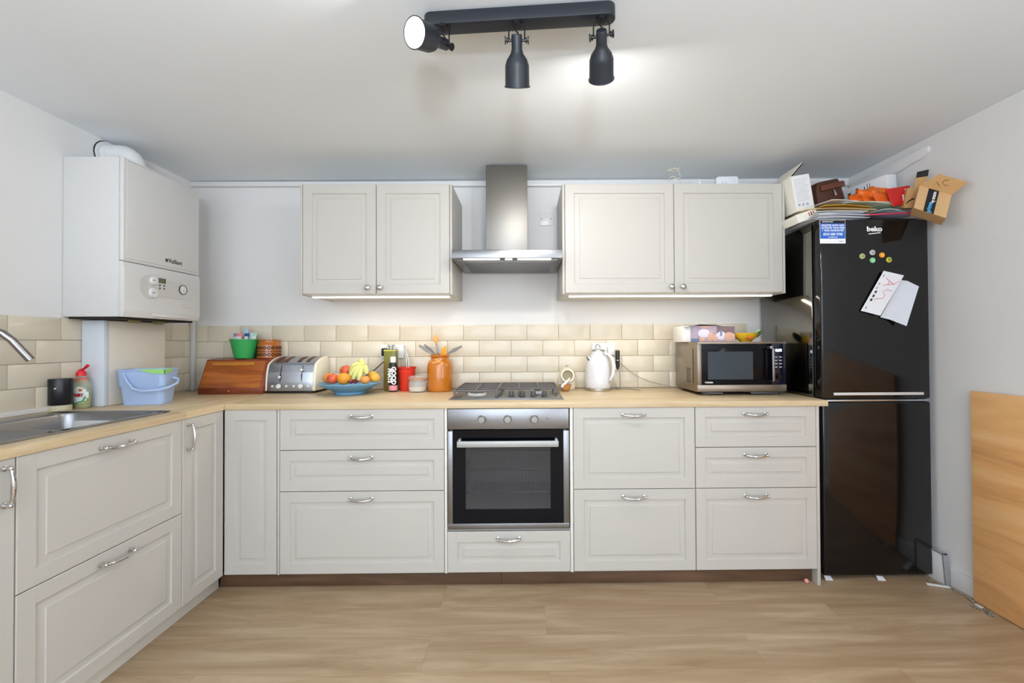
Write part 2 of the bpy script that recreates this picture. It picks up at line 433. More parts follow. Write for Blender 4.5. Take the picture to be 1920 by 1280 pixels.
# left run
def left_carcass(t, y0, y1):
    # open-topped box of panels, so that sink bowls hang inside it
    b = B(); x0, x1, y0, y1 = XL + .02, LX - .021, y0 + .0005, y1 - .0005
    b.box(x0, x1, y0, y0 + .018, .0775, .879, .001).box(x0, x1, y1 - .018, y1, .0775, .879, .001)
    b.box(x0, x1, y0 + .018, y1 - .018, .0775, .0955).box(x0, x0 + .01, y0 + .018, y1 - .018, .0955, .879)
    b.box(x1 - .018, x1, y0 + .018, y1 - .018, .84, .879)
    return emit('carcass', b, m_carc, t)
t = thing('corner_door_cabinet', 'narrow white cabinet door with vertical handle in the inner corner of the left run', 'cabinet', (-.6, -.75, 0))
left_carcass(t, -.8815, FY - .0)
d = front('door', -.880, FY - .004, ZB, ZT, 'E', LX, t); handle(-.852, .797, 'E', LX, d, True)
t = thing('sink_cabinet', 'white sink base cabinet with two wide deep fronts under the steel sink', 'cabinet', (-.6, -1.18, 0))
left_carcass(t, -1.4815, -.8825)
for z in (ZT, ZT - .4):
    d = front('drawer', -1.480, -.884, z - .397, z, 'E', LX, t); handle(-1.18, z - .036, 'E', LX, d, False, .112)
t = thing('door_cabinet', 'white base cabinet with a tall door and vertical handle before the sink cabinet', 'cabinet', (-.6, -1.78, 0))
left_carcass(t, -2.081, -1.4825)
d = front('door', -2.080, -1.484, ZB, ZT, 'E', LX, t); handle(-1.512, .802, 'E', LX, d, True)
t = thing('door_cabinet', 'white base cabinet at the very end of the left run, beyond the tap', 'cabinet', (-.6, -2.38, 0))
left_carcass(t, -2.681, -2.082)
d = front('door', -2.680, -2.084, ZB, ZT, 'E', LX, t); handle(-2.112, .802, 'E', LX, d, True)

# worktops: two pieces meeting in the corner
SX0, SX1, SY0, SY1 = -.82, -.352, -2.05, -.868     # sink cut-out
b = B().box(LX + .0065, 2.685, FY - .006, -.011, .8795, WT, .0012)
solo('worktop', b, m_wtX, 'long pale oak laminate worktop carrying hob and microwave along the back wall', 'worktop', loc=(1.2, -.3, .8795))
b = B()
b.box(XL + .011, LX + .006, SY1, -.011, .8795, WT, .0012).box(XL + .011, LX + .006, -2.7, SY0, .8795, WT, .0012)
b.box(XL + .011, SX0, SY0, SY1, .8795, WT, .0012).box(SX1, LX + .006, SY0, SY1, .8795, WT, .0012)
solo('worktop', b, m_wtY, 'pale oak laminate worktop of the left run with the sink set into it', 'worktop', loc=(-.58, -1.3, .8795))

# ---------------------------------------------------------------- sink and tap
t = thing('kitchen_sink', 'stainless steel inset sink with bowls in the left worktop', 'sink', (-.58, -1.3, WT))
b = B(); x0, x1, y0, y1 = SX0 + .002, SX1 - .002, SY0 + .002, SY1 - .002
zr = WT + .004
def deck(xa, xb, ya, yb): b.box(xa, xb, ya, yb, WT - .004, zr, .001)
deck(SX0 - .01, SX1 + .012, SY0 - .012, SY0 + .03); deck(SX0 - .01, SX1 + .012, SY1 - .025, SY1 + .012)
deck(SX0 - .01, SX0 + .075, SY0, SY1); deck(SX1 - .02, SX1 + .012, SY0, SY1)
deck(SX0, SX1, -1.275, -1.245); deck(SX0, SX1, -1.7, -1.66)
b.tube([(SX1 + .010, SY0, zr), (SX1 + .010, SY1 + .01, zr), (SX0, SY1 + .01, zr)], .0022, 6)
emit('rim', b, m_sink, t)
def bowl(xa, xb, ya, yb, dep):
    b = B(); bm = b.bm
    def rr(i, z, rad):
        pts = []
        for cx, cy, a0 in ((xb - rad, yb - rad, 0), (xa + rad, yb - rad, 90), (xa + rad, ya + rad, 180), (xb - rad, ya + rad, 270)):
            for k in range(5):
                a = math.radians(a0 + k * 22.5); pts.append(bm.verts.new((cx + (rad - i) * math.cos(a), cy + (rad - i) * math.sin(a), z)))
        return pts
    R = [rr(0, zr - .001, .05), rr(.004, zr - .01, .05), rr(.008, zr - dep + .02, .05), rr(.025, zr - dep, .05)]
    for i in range(3):
        for k in range(20): bm.faces.new([R[i][k], R[i][(k + 1) % 20], R[i + 1][(k + 1) % 20], R[i + 1][k]])
    bm.faces.new(R[3]); bmesh.ops.recalc_face_normals(bm, faces=bm.faces)
    for f in bm.faces: f.normal_flip()
    b.cyl(((xa + xb) / 2, (ya + yb) / 2, zr - dep), ((xa + xb) / 2, (ya + yb) / 2, zr - dep + .003), .04, 20)
    return emit('bowl', b, m_sink, t)
bowl(SX0 + .074, SX1 - .019, -1.246, SY1 - .024, .15); bowl(SX0 + .074, SX1 - .019, -1.661, -1.274, .16)
t = thing('kitchen_tap', 'brushed chrome tap with a tall curved spout over the sink', 'tap', (-.80, -1.30, WT))
b = B().cyl((-.80, -1.30, zr), (-.80, -1.30, zr + .05), .026)
emit('tap_base', b, m_chrome, t)
pts = [(-.80 + .78 * q, -1.30 + .63 * q, z) for q, z in ((0, WT + .04), (0, 1.02), (0, 1.13), (.006, 1.170), (.020, 1.206), (.045, 1.238), (.078, 1.258), (.112, 1.264), (.145, 1.259), (.175, 1.243), (.198, 1.218), (.214, 1.192), (.230, 1.166), (.243, 1.145))]
emit('spout', B().tube(pts, .0125, 16), M('tap_steel', (150, 146, 144), .22, 1.0), t)
emit('lever', B().cyl((-.80, -1.30, zr + .03), (-.74, -1.37, zr + .06), .006), m_chrome, t)

# ---------------------------------------------------------------- wall cupboards
UB = 1.4695; UT = UB + .597
def knob(x, z, parent):
    R = Matrix.Rotation(PI / 2, 3, 'X')
    b = B().lathe([(0, 0), (.006, 0), (.0055, .010), (.011, .015), (.0145, .019), (.0145, .023), (.010, .027), (0, .0285)], (x, UY, z), 24, R=R)
    return emit('knob', b, m_chrome, parent)
def wall_unit(label, x0, x1, doors, knobs):
    t = thing('wall_cabinet', label, 'cabinet', ((x0 + x1) / 2, -.19, UB))
    emit('carcass', B().box(x0, x1, UY + .021, -.004, UB - .003, UT + .002, .001), m_carc, t)
    w = (x1 - x0) / doors
    for i in range(doors):
        d = front('door', x0 + w * i + .0015, x0 + w * (i + 1) - .0015, UB, UT, 'S', UY, t)
        knob(knobs[i], UB + .031, d)
    return t
u0, u1 = -.0106 - .0015, 1.4188 - .0015
def cover(x0, x1, parent): return emit('cover_panel', B().box(x0, x1, UY + .002, -.004, UB - .006, UT + .003, .0012), m_cab, parent)
tl = wall_unit('white wall cabinet with two narrow doors to the left of the extractor hood', u0, u0 + .8, 2, (.345, .411))
cover(u0 - .0135, u0 - .001, tl); cover(u0 + .801, u0 + .8125, tl)
tr1 = wall_unit('brightly lit white wall cabinet with a single wide door, just right of the extractor hood', u1, u1 + .6, 1, (1.998,))
cover(u1 - .0135, u1 - .001, tr1)
tr2 = wall_unit('white wall cabinet with a single wide door nearest the fridge', u1 + .6, u1 + 1.2, 1, (2.060,))
cover(u1 + 1.201, u1 + 1.2135, tr2)
def led(x0, x1, label, power):
    t = thing('under_cabinet_light', label, 'light', ((x0 + x1) / 2, -.33, UB - .004))
    emit('housing', B().box(x0, x1, -.349, -.316, UB - .012, UB - .0035, .001), m_white, t)
    emit('diffuser', B().box(x0 + .004, x1 - .004, -.346, -.319, UB - .016, UB - .012, .001), m_led, t)
    area('strip_light', ((x0 + x1) / 2, -.3325, UB - .0175), (0, 0, -1), x1 - x0 - .02, .025, power, (1, .92, .80), parent=t)
led(.015, .78, 'glowing light strip under the wall cabinet left of the hood', 1.3)
led(1.44, 2.585, 'glowing light strip under the two wall cabinets right of the hood', 1.2)

# ---------------------------------------------------------------- extractor hood
t = thing('extractor_hood', 'stainless steel chimney extractor hood above the gas hob', 'extractor hood', (1.1, -.25, 1.64))
b = B().box(.976, 1.214, -.27, -.004, 1.685, 2.221, .0015)
emit('chimney', b, m_steelv, t)
b = B().box(.816, 1.394, -.500, -.01, 1.640, 1.684, .002)
emit('canopy', b, m_steel, t)
b = B().box(.842, 1.368, -.47, -.04, 1.634, 1.6405, .001)
for i in range(60):
    x = .87 + i * .0080
    b.box(x, x + .003, -.40, -.06, 1.6325, 1.6345, m=1)
emit('grease_filter', b, [m_steel, m_dgrey], t)
b = B().box(.875, 1.065, -.485, -.462, 1.6355, 1.641, .001).box(1.095, 1.13, -.485, -.462, 1.6355, 1.641, .001).box(1.16, 1.335, -.485, -.462, 1.6355, 1.641, .001)
emit('light_strip', b, m_led, t)
for xa in (1.067, 1.132): emit('switch', B().box(xa, xa + .026, -.488, -.46, 1.6345, 1.641), m_dgrey, t)
area('hood_light', (1.105, -.473, 1.632), (0, 0, -1), .46, .02, 0.3, (1, .93, .84), parent=t)

# ---------------------------------------------------------------- oven
t = thing('oven', 'stainless steel and black glass built-in oven under the hob', 'oven', (1.111, -.35, .285))
ox0, ox1 = .8165, 1.4085
emit('control_panel', B().box(ox0, ox1, FY + .000, FY + .02, .777, .876, .002), m_steel, t)
b = B()   # cavity made of five slabs
b.box(ox0 + .01, ox1 - .01, -.13, -.11, .29, .77).box(ox0 + .01, .87, FY + .021, -.13, .29, .77).box(1.35, ox1 - .01, FY + .021, -.13, .29, .77)
b.box(.87, 1.35, FY + .021, -.13, .29, .36).box(.87, 1.35, FY + .021, -.13, .71, .77)
emit('cavity', b, M('oven_enamel', (196, 192, 186), 0.4, var=.08), t)
b = B()
for z in (.45, .565):
    b.tube([(.872, -.57, z), (1.348, -.57, z)], .003, 6); b.tube([(.872, -.2, z), (1.348, -.2, z)], .003, 6)
    for i in range(24): b.tube([(.885 + i * .0195, -.57, z), (.885 + i * .0195, -.2, z)], .0014, 5)
for i in range(3): b.tube([(.872, -.5, .42 + i * .1), (.872, -.2, .42 + i * .1)], .003, 6)
emit('rack', b, m_chrome, t)
dr = B().box(ox0, ox1, FY, FY + .018, .290, .318, .001).box(ox0, .840, FY, FY + .018, .318, .768, .001).box(1.382, ox1, FY, FY + .018, .318, .768, .001)
door = emit('door', dr, m_steel, t)
b = B()
b.box(.840, .903, FY + .002, FY + .014, .318, .772).box(1.318, 1.382, FY + .002, FY + .014, .318, .772)
b.box(.903, 1.318, FY + .002, FY + .014, .318, .386).box(.903, 1.318, FY + .002, FY + .014, .686, .772)
emit('door_glass', b, m_blackgloss, door)
emit('window', B().box(.903, 1.318, FY + .0025, FY + .008, .386, .686), M('smoked_glass', (70, 70, 74), .05, var=0, alpha=.38), door)
b = B().box(.868, 1.355, FY - .045, FY - .033, .699, .728, .002)
b.box(.872, .884, FY - .034, FY + .003, .712, .734, .002).box(1.339, 1.351, FY - .034, FY + .003, .712, .734, .002)
emit('handle', b, M('handle_satin', (176, 178, 176), .45, .5), door)
R = Matrix.Rotation(PI / 2, 3, 'X')
for x in (.984, 1.110, 1.240):
    k = emit('knob', B().lathe([(0, 0), (.021, 0), (.021, .003), (.0185, .005), (.017, .026), (.015, .028), (0, .0285)], (x, FY, .8255), 32, R=R), M('knob_steel', (150, 148, 144), .35, .8), t)
    b = B()
    for j in range(8):
        a = 2 * PI * j / 8; b.sph((x + .0285 * math.cos(a), FY - .0002, .8255 + .0285 * math.sin(a)), .0012, seg=6)
    emit('dial_marks', b, m_dgrey, t)
emit('indicator_lamp', B().lathe([(0, 0), (.003, 0), (.003, .002), (0, .002)], (1.303, FY, .828), 12, R=R), m_dgrey, t)

# ---------------------------------------------------------------- gas hob
t = thing('gas_hob', 'stainless steel four burner gas hob with black pan supports', 'hob', (1.1, -.3, WT))
b = B().box(.806, 1.392, -.545, -.058, WT, WT + .004, .0015).box(.815, 1.383, -.536, -.067, WT + .004, WT + .008, .003)
emit('hob_plate', b, m_sink, t)
def burner(x, y, r):
    bb = B().lathe([(0, 0), (r, 0), (r, .006), (r * .93, .012), (r * .8, .014)], (x, y, WT + .008), 28)
    o = emit('burner', bb, m_lgrey, t)
    emit('burner_cap', B().lathe([(0, .0), (r * .78, 0), (r * .78, .006), (r * .7, .009), (0, .010)], (x, y, WT + .022), 28), m_castiron, o)
burner(.935, -.40, .052); burner(.93, -.18, .034); burner(1.26, -.17, .034); burner(1.265, -.335, .026)
def support(x0, x1, y0, y1, nx, ny):
    bb = B(); z0, z1 = WT + .036, WT + .047; w = .0045
    for y in [y0 + (y1 - y0) * i / (ny - 1) for i in range(ny)]: bb.box(x0, x1, y - w, y + w, z0, z1, .0015)
    for x in [x0 + (x1 - x0) * i / (nx - 1) for i in range(nx)]: bb.box(x - w, x + w, y0, y1, z0, z1, .0015)
    for x in (x0 + .004, x1 - .004):
        for y in (y0 + .002, y1 - .002): bb.box(x - .006, x + .006, y - .005, y + .005, WT + .006, z0 + .003, .0015)
    emit('pan_support', bb, m_castiron, t)
support(.826, 1.048, -.50, -.085, 3, 5)
support(1.056, 1.374, -.385, -.085, 4, 4)
for x in (1.123, 1.181, 1.239, 1.297):
    bb = B().lathe([(0, 0), (.019, 0), (.019, .004), (.0125, .008), (.0115, .026), (.010, .028), (0, .028)], (x, -.46, WT + .008), 24)
    emit('knob', bb, m_dgrey, t)

# ---------------------------------------------------------------- boiler and pipe box
t = thing('combi_boiler', 'white wall-hung gas boiler in the left corner', 'boiler', (-.77, -.54, 1.325))
emit('casing', B().box(XL + .001, -.652, -.766, -.307, 1.327, 2.058, .004), m_boiler, t)
b = B().box(-.652, -.632, -.766, -.307, 1.583, 2.058, .006, seg=3)
b.box(-.634, -.6295, -.748, -.315, 1.596, 2.048, .004, seg=2)
emit('upper_door', b, m_boiler, t)
b = B().prism([(-.652, 1.327), (-.632, 1.327), (-.626, 1.36), (-.626, 1.55), (-.632, 1.580), (-.652, 1.580)], -.766, -.309, 'Y', .002)
cp = emit('lower_panel', b, m_boiler, t)
f = lambda y, z, n: Vector((-.626 + n, y, z))
b = B(); bm = b.bm
def oval(y0, y1, zc, h, n0, n1, bb, m=0):
    pts = []
    for k in range(13): a = PI / 2 + PI * k / 12; pts.append((y0 + h * math.cos(a), zc + h * math.sin(a)))
    for k in range(13): a = -PI / 2 + PI * k / 12; pts.append((y1 + h * math.cos(a), zc + h * math.sin(a)))
    bb.prism(pts, -.626 + n0, -.626 + n1, 'X', m=m)
oval(-.60, -.39, 1.482, .044, -.001, .003, b)
oval(-.632, -.622, 1.480, .058, -.001, .0025, b)
emit('control_fascia', b, m_lgrey, cp)
RE = Matrix.Rotation(PI / 2, 3, 'Y')
def dial(y, z, r, d, mm, name='knob', mark=True):
    bb = B().lathe([(0, 0), (r, 0), (r, d * .6), (r * .9, d), (0, d)], (-.623, y, z), 28, R=RE)
    if mark: bb.box(-.623 + d, -.623 + d + .001, y - r * .7, y + r * .1, z - .0012, z + .0012, m=1)
    return emit(name, bb, [mm, m_dgrey], cp)
dial(-.618, 1.512, .020, .012, m_white); dial(-.618, 1.452, .023, .010, m_white)
bb = B().lathe([(.0, 0), (.026, 0), (.026, .004), (.023, .005)], (-.623, -.435, 1.488), 28, R=RE).lathe([(0, .0), (.022, 0), (0, .0015)], (-.6195, -.435, 1.488), 28, m=1, R=RE)
bb.box(-.618, -.6175, -.4355, -.4345, 1.478, 1.490, m=2)
emit('pressure_gauge', bb, [m_dgrey, m_white, m_ink], cp)
emit('display', B().box(-.624, -.6215, -.585, -.545, 1.505, 1.530).box(-.6222, -.6212, -.549, -.545, 1.505, 1.530, m=1), [M('lcd_green', (104, 108, 78), .3), m_ink], cp)
for yy in (-.578, -.553):
    for zz in (1.494, 1.479): emit('button', B().lathe([(0, 0), (.004, 0), (.004, .002), (0, .002)], (-.6235, yy, zz), 10, R=RE), m_ink, cp)
bb = B(); oval(-.415, -.392, 1.407, .014, 0, .003, bb)
emit('clock_window', bb, m_lgrey, cp)
emit('drain_flap', B().box(-.628, -.622, -.615, -.395, 1.335, 1.352, .002), m_boiler, cp)
text('logo', 'Vaillant', (-.6292, -.475, 1.628), .030, m_dgrey, t, u=(0, 1, 0), v=(0, 0, 1), sx=1.0, bold=.0006)
emit('logo_mark', B().box(-.630, -.6290, -.538, -.522, 1.620, 1.636), m_dgrey, t)
for y in (-.655, -.52): emit('pipe_connection', B().cyl((-.70, y, 1.313), (-.70, y + .05, 1.313), .010, 12), M('brass', (150, 140, 96), .45, .7), t)
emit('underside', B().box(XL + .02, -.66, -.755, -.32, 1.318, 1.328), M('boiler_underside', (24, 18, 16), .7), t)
t = thing('boiler_flue', 'white flue elbow leaving the top of the boiler through the left wall', 'flue pipe', (-.78, -.54, 2.059))
b = B()
pts = [(XL + .002, -.56, 2.150), (-.86, -.56, 2.150)]
for k in range(7):
    a = PI / 2 * k / 6; pts.append((-.83 + .06 * math.sin(a) + .0, -.56 + .0, 2.150 - .06 * (1 - math.cos(a))))
pts.append((-.77, -.56, 2.060))
b.tube(pts, .050, 24)
emit('elbow', b, m_white, t)
emit('wall_collar', B().tube([(XL + .004, -.56, 2.150), (XL + .012, -.56, 2.150)], .066, 28), [m_white], t)
emit('gasket', B().tube([(XL + .001, -.56, 2.150), (XL + .004, -.56, 2.150)], .070, 28), m_black, t)
emit('flue_collar', B().tube([(-.885, -.56, 2.150), (-.868, -.56, 2.150)], .054, 24), m_white, t)
b = B().box(XL + .012, -.802, -.685, -.35, WT + .001, 1.313, .002)
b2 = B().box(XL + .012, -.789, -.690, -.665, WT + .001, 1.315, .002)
t = thing('pipe_box', 'white boxed pipe casing standing on the worktop under the boiler', 'pipe casing', (-.85, -.52, WT))
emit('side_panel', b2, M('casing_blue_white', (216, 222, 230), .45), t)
emit('front_panel', B().box(-.802, -.789, -.6645, -.345, WT + .001, 1.314, .001), M('casing_cream', (226, 218, 204), .45), t)
emit('shelf', B().box(XL + .012, -.803, -.66, -.36, 1.29, 1.31), m_carc, t)
solo('cable_conduit', B().box(XL + .011, XL + .034, -.034, -.011, WT, 1.50, .004), M('painted_metal', (205, 205, 203), .45), 'thin white vertical conduit running up the tiled back corner', 'conduit', loc=(-.88, -.02, WT))

# ---------------------------------------------------------------- fridge freezer
FX0, FX1, FF = 2.690, 3.243, -.585
t = thing('fridge_freezer', 'tall glossy black fridge freezer at the right end of the kitchen', 'fridge', (2.966, -.3, 0))
emit('body', B().box(FX0 + .002, FX1 - .002, -.515, -.035, .03, 1.808, .004), m_fridgeside, t)
b = B()
b.box(FX0 + .001, FX0 + .0025, -.50, -.475, .06, 1.79)
up = emit('fridge_door', B().box(FX0, FX1, FF, -.530, .905, 1.816, .010, seg=3), m_fridge, t)
lo = emit('freezer_door', B().box(FX0, FX1, FF, -.530, .022, .893, .010, seg=3), m_fridge, t)
b.bm.free()
emit('door_seal', B().box(FX0 + .012, FX1 - .012, -.531, -.514, .04, 1.80), m_rubber, t)
emit('handle_strip', B().box(2.748, 3.204, FF - .004, FF + .004, .926, .940, .002), m_lgrey, up)
emit('grip_trim', B().box(FX0 + .010, FX1 - .012, FF + .003, -.54, .8945, .9035, .001), M('pale_blue_metal', (196, 204, 216), .25, 1.0), lo)
text('logo', 'beko', (2.9665, FF - .0004, 1.764), .034, m_whiteink, up, bold=.0012, sx=1.15)
emit('logo_underline', B().prism([(2.936, 1.738), (2.997, 1.744), (2.997, 1.748), (2.936, 1.742)], FF - .0008, FF, 'Y'), m_whiteink, up)
st = emit('sticker', B().box(2.688, 2.818, FF - .0012, FF - .0002, 1.692, 1.811).box(2.6895, 2.8165, FF - .0016, FF - .0011, 1.716, 1.793, m=1).box(2.6895, 2.8165, FF - .0016, FF - .0011, 1.793, 1.809, m=2),
          [m_whiteink, M('sticker_blue', (40, 104, 196), .4), m_ink], up)
st['label'] = 'blue and white registration sticker'
for s_, z_, sz in (('REGISTER NOW AND', 1.783, .0135), ('ACTIVATE YOUR FREE', 1.770, .0135), ('1 YEAR GUARANTEE', 1.757, .0135), ('0333 000 9708', 1.738, .0175), ('www.beko.co.uk', 1.724, .008)):
    text('sticker_text', s_, (2.753, FF - .0018, z_), sz, m_whiteink, st, ext=.0002, bold=.0003, shear=.15, sx=.93 if sz > .014 else .88)
text('sticker_text', 'beko', (2.797, FF - .0014, 1.703), .010, M('sticker_blue', (0, 0, 0)), st, ext=.0002)
text('sticker_text', 'IMPORTANT', (2.70, FF - .0018, 1.801), .010, m_whiteink, st, ext=.0002, align='LEFT')
b = B()
for x in (2.74, 3.19): b.cyl((x, -.50, 0), (x, -.50, .032), .018, 14); b.cyl((x, -.10, 0), (x, -.10, .032), .018, 14)
emit('foot', b, m_black, t)
def magnet(x, z, c, c2, label):
    tt = thing('fridge_magnet', label, 'magnet', (x, FF - .001, z), 'round magnets on the fridge door')
    RS = Matrix.Rotation(PI / 2, 3, 'X')
    emit('disc', B().lathe([(0, 0), (.0135, 0), (.0135, .004), (.012, .0055), (0, .0055)], (x, FF - .0002, z), 24, R=RS), c, tt)
    emit('face', B().lathe([(0, 0), (.0085, 0), (.0085, .0006), (0, .0006)], (x, FF - .0056, z), 20, R=RS), c2, tt)
magnet(2.901, 1.6265, M('mag_pale', (214, 196, 120), .4), M('mag_sage', (120, 156, 128), .4), 'leftmost round fridge magnet, pale yellow ring around grey green')
magnet(2.953, 1.645, M('mag_grey', (206, 206, 210), .4), M('mag_grey2', (160, 160, 166), .4), 'light grey round fridge magnet, topmost of the five')
magnet(3.001, 1.632, M('mag_orange', (240, 150, 50), .4), M('mag_orange2', (250, 176, 60), .4), 'orange round fridge magnet on the black door')
magnet(2.953, 1.606, M('mag_mint', (140, 200, 140), .4), M('mag_mint2', (150, 212, 156), .4), 'mint green round fridge magnet, lowest of the five')
magnet(3.036, 1.608, M('mag_lime', (206, 206, 60), .4), M('mag_olive', (120, 130, 50), .4), 'rightmost round fridge magnet, lime yellow around olive')
# folded letter held to the door
t = thing('folded_letter', 'folded white letter with red marker writing on the fridge door', 'letter', (3.03, FF - .01, 1.43))
def pt(x, z, n): return (x, FF - n, z)
b = B(); T2 = [(3.001, 1.551, .012), (3.096, 1.526, .020), (2.974, 1.325, .020), (2.885, 1.351, .008)]
b.sheet([[pt(*T2[0]), pt(*T2[1])], [pt(*T2[3]), pt(*T2[2])]], .0006)
pg = emit('front_page', b, m_paper, t)
b = B().sheet([[pt(3.094, 1.505, .006), pt(3.122, 1.500, .010), pt(3.169, 1.470, .022)], [pt(2.985, 1.318, .006), pt(3.03, 1.305, .012), pt(3.093, 1.272, .034)]], .0006)
emit('back_page', b, M('letter_shade_paper', (214, 216, 224), .7), t)
d1 = Vector((2.885 - 3.001, 0, 1.351 - 1.551)).normalized(); d2 = Vector((3.096 - 3.001, 0, 1.526 - 1.551)).normalized()
red = M('red_marker', (210, 50, 50), .6)
def at2(s, w): 
    p = Vector((3.001, FF - .0128, 1.551)) + d1 * s + d2 * w; p.y -= w * .085; return p
b = B()
b.tube([at2(.035, .028), at2(.058, .075)], .0012, 5).tube([at2(.058, .075), at2(.035, .092)] , .0012, 5).tube([at2(.075, .030), at2(.058, .075)], .0012, 5).tube([at2(.050, .05), at2(.068, .05)], .0012, 5)
b.tube([at2(.095, .085), at2(.092, .06), at2(.11, .045), at2(.125, .065), at2(.145, .06), at2(.15, .035), at2(.16, .03)], .0012, 5)
emit('red_writing', b, red, pg)
b = B()
for i in range(9):
    s0 = .02 + i * .023
    w_ = .018 if i not in (4, 5, 6) else .026
    q = [at2(s0, .006), at2(s0 + .012, .006), at2(s0 + .012, w_), at2(s0, w_)]
    if i in (0, 2, 3, 4, 5, 6, 8): b.tube([q[0] * .5 + q[3] * .5, q[1] * .5 + q[2] * .5], .0014 if w_ < .02 else .004, 4)
emit('printed_text', b, m_ink, pg)

# ---------------------------------------------------------------- microwave
t = thing('microwave', 'bronze grey microwave oven with black glass door beside the fridge', 'microwave', (2.37, -.25, WT))
mx0, mx1, my0, my1, mz0, mz1 = 2.130, 2.6115, -.42, -.075, .925, 1.197
m_mw = M('bronze_steel', (150, 138, 124), .3, .85, var=.03)
emit('housing', B().box(mx0, mx1, my0 + .02, my1, mz0, mz1, .003), m_mw, t)
b = B().box(mx0 - .001, mx1 + .001, my0, my0 + .0195, mz0 + .003, .965, .002).box(mx0 - .001, mx1 + .001, my0, my0 + .0195, 1.186, mz1 + .001, .002).box(mx0 - .001, 2.150, my0, my0 + .0195, .965, 1.186, .001)
emit('front_frame', b, m_mw, t)
dr = emit('door', B().box(2.151, 2.530, my0 + .001, my0 + .012, .966, 1.185, .001), m_blackgloss, t)
emit('window', B().box(2.185, 2.430, my0 - .0002, my0 + .0008, .995, 1.145), M('window_mesh', (46, 54, 62), .12, var=.05), dr)
b = B().box(2.517, 2.530, my0 - .035, my0 - .026, .980, 1.172, .002).box(2.505, 2.530, my0 - .035, my0 + .001, 1.160, 1.174, .002).box(2.517, 2.530, my0 - .035, my0 + .001, .980, .990, .002)
emit('handle', b, m_steel, dr)
text('logo', 'TOSHIBA', (2.190, my0 - .0003, .978), .011, m_whiteink, dr, bold=.0003)
pn = emit('control_panel', B().box(2.533, 2.608, my0 + .001, my0 + .012, .966, 1.190, .001), M('panel_navy', (10, 14, 34), .15), t)
text('clock_display', '0:00', (2.570, my0 - .0002, 1.150), .020, M('display_glow', (225, 235, 255), .4, emit=2.5), pn, bold=.0008)
for r_ in range(4):
    for c_ in range(2):
        emit('button', B().box(2.549 + c_ * .024, 2.563 + c_ * .024, my0 - .0004, my0 + .001, 1.058 + r_ * .018, 1.0625 + r_ * .018), m_lgrey, pn)
RS = Matrix.Rotation(PI / 2, 3, 'X')
emit('knob', B().lathe([(0, 0), (.016, 0), (.015, .014), (.013, .016), (0, .016)], (2.568, my0 + .001, 1.008), 28, R=RS), m_blackgloss, pn)
b = B()
for i in range(7):
    for j in range(3): b.box(mx0 - .0012, mx0 + .001, -.315 + j * .022, -.301 + j * .022, 1.045 - i * .0125, 1.050 - i * .0125)
b.box(mx0 - .0012, mx0 + .001, -.360, -.352, .97, 1.16)
emit('side_vent', b, m_ink, t)
b = B()
for x in (2.18, 2.56):
    for y in (-.39, -.12): b.lathe([(0, 0), (.02, 0), (.024, .019), (0, .019)], (x, y, WT), 16)
b.box(2.18, 2.27, -.415, -.37, .913, .926, .003).box(2.42, 2.57, -.415, -.37, .913, .926, .003)
emit('foot', b, m_dgrey, t)
# box and bowl on the microwave
t = thing('printed_box', 'white cardboard box printed with a photo of hands, on the microwave', 'box', (2.25, -.17, mz1))
emit('carton', B().box(2.103, 2.405, -.275, -.115, mz1 + .001, 1.290, .001), M('box_white', (232, 230, 226), .5), t)
b = B(); pm = [M('photo_mauve', (176, 158, 172), .5, var=.3, scale=30), M('photo_white', (222, 216, 232), .5, var=.05), M('photo_skin', (216, 168, 148), .5, var=.12, scale=40), M('photo_grey', (118, 98, 102), .5, var=.1), M('photo_denim', (112, 124, 150), .5, var=.2, scale=60), M('photo_steelblue', (120, 132, 160), .5)]
yy = -.2756
b.box(2.148, 2.404, yy, yy + .0005, 1.199, 1.289, m=0)
b.box(2.30, 2.404, yy - .0003, yy, 1.245, 1.289, m=3)
b.box(2.15, 2.20, yy - .0003, yy, 1.199, 1.218, m=4)
RS2 = Matrix.Rotation(PI / 2, 3, 'X')
b.sph((2.225, yy, 1.247), .034, m=1, sc=(1, .02, .75)); b.sph((2.325, yy, 1.235), .030, m=1, sc=(1, .02, .9)); b.sph((2.37, yy, 1.228), .034, m=2, sc=(1, .025, .8)); b.sph((2.262, yy, 1.228), .025, m=2, sc=(.7, .03, 1.05)); b.sph((2.213, yy, 1.212), .016, m=2, sc=(1.2, .03, .8)); b.sph((2.235, yy, 1.282), .014, m=2, sc=(2.2, .03, .45)); b.sph((2.29, yy, 1.22), .016, m=2, sc=(1, .03, 1.2))
b.box(2.318, 2.330, yy - .001, yy, 1.232, 1.265, m=5)
emit('photo_print', b, pm, t)
b = B().sheet([[(2.108, -.30, 1.284), (2.20, -.285, 1.300)], [(2.108, -.12, 1.292), (2.20, -.12, 1.300)]], .002).sheet([[(2.20, -.285, 1.300), (2.33, -.28, 1.294)], [(2.20, -.12, 1.300), (2.33, -.12, 1.294)]], .002)
emit('lid_flap', b, M('box_lid_grey', (150, 146, 144), .6), t)
t = thing('patterned_bowl', 'small yellow and orange bowl standing on the microwave near the fridge', 'bowl', (2.475, -.25, mz1))
m_bowlY = M('bowl_yellow', (232, 180, 40), .35, var=.35, scale=28)
b = B().lathe([(0, 0), (.032, 0), (.034, .004), (.060, .028), (.066, .050), (.064, .050), (.058, .030), (.030, .008), (0, .008)], (2.478, -.25, mz1 + .001), 32)
emit('bowl_body', b, m_bowlY, t)
emit('painted_flower', B().sph((2.478, -.312, mz1 + .024), .012, sc=(1, .15, .8)).sph((2.455, -.308, mz1 + .022), .006, sc=(1, .2, 1), m=0), M('flower_orange', (222, 92, 40), .4), t)
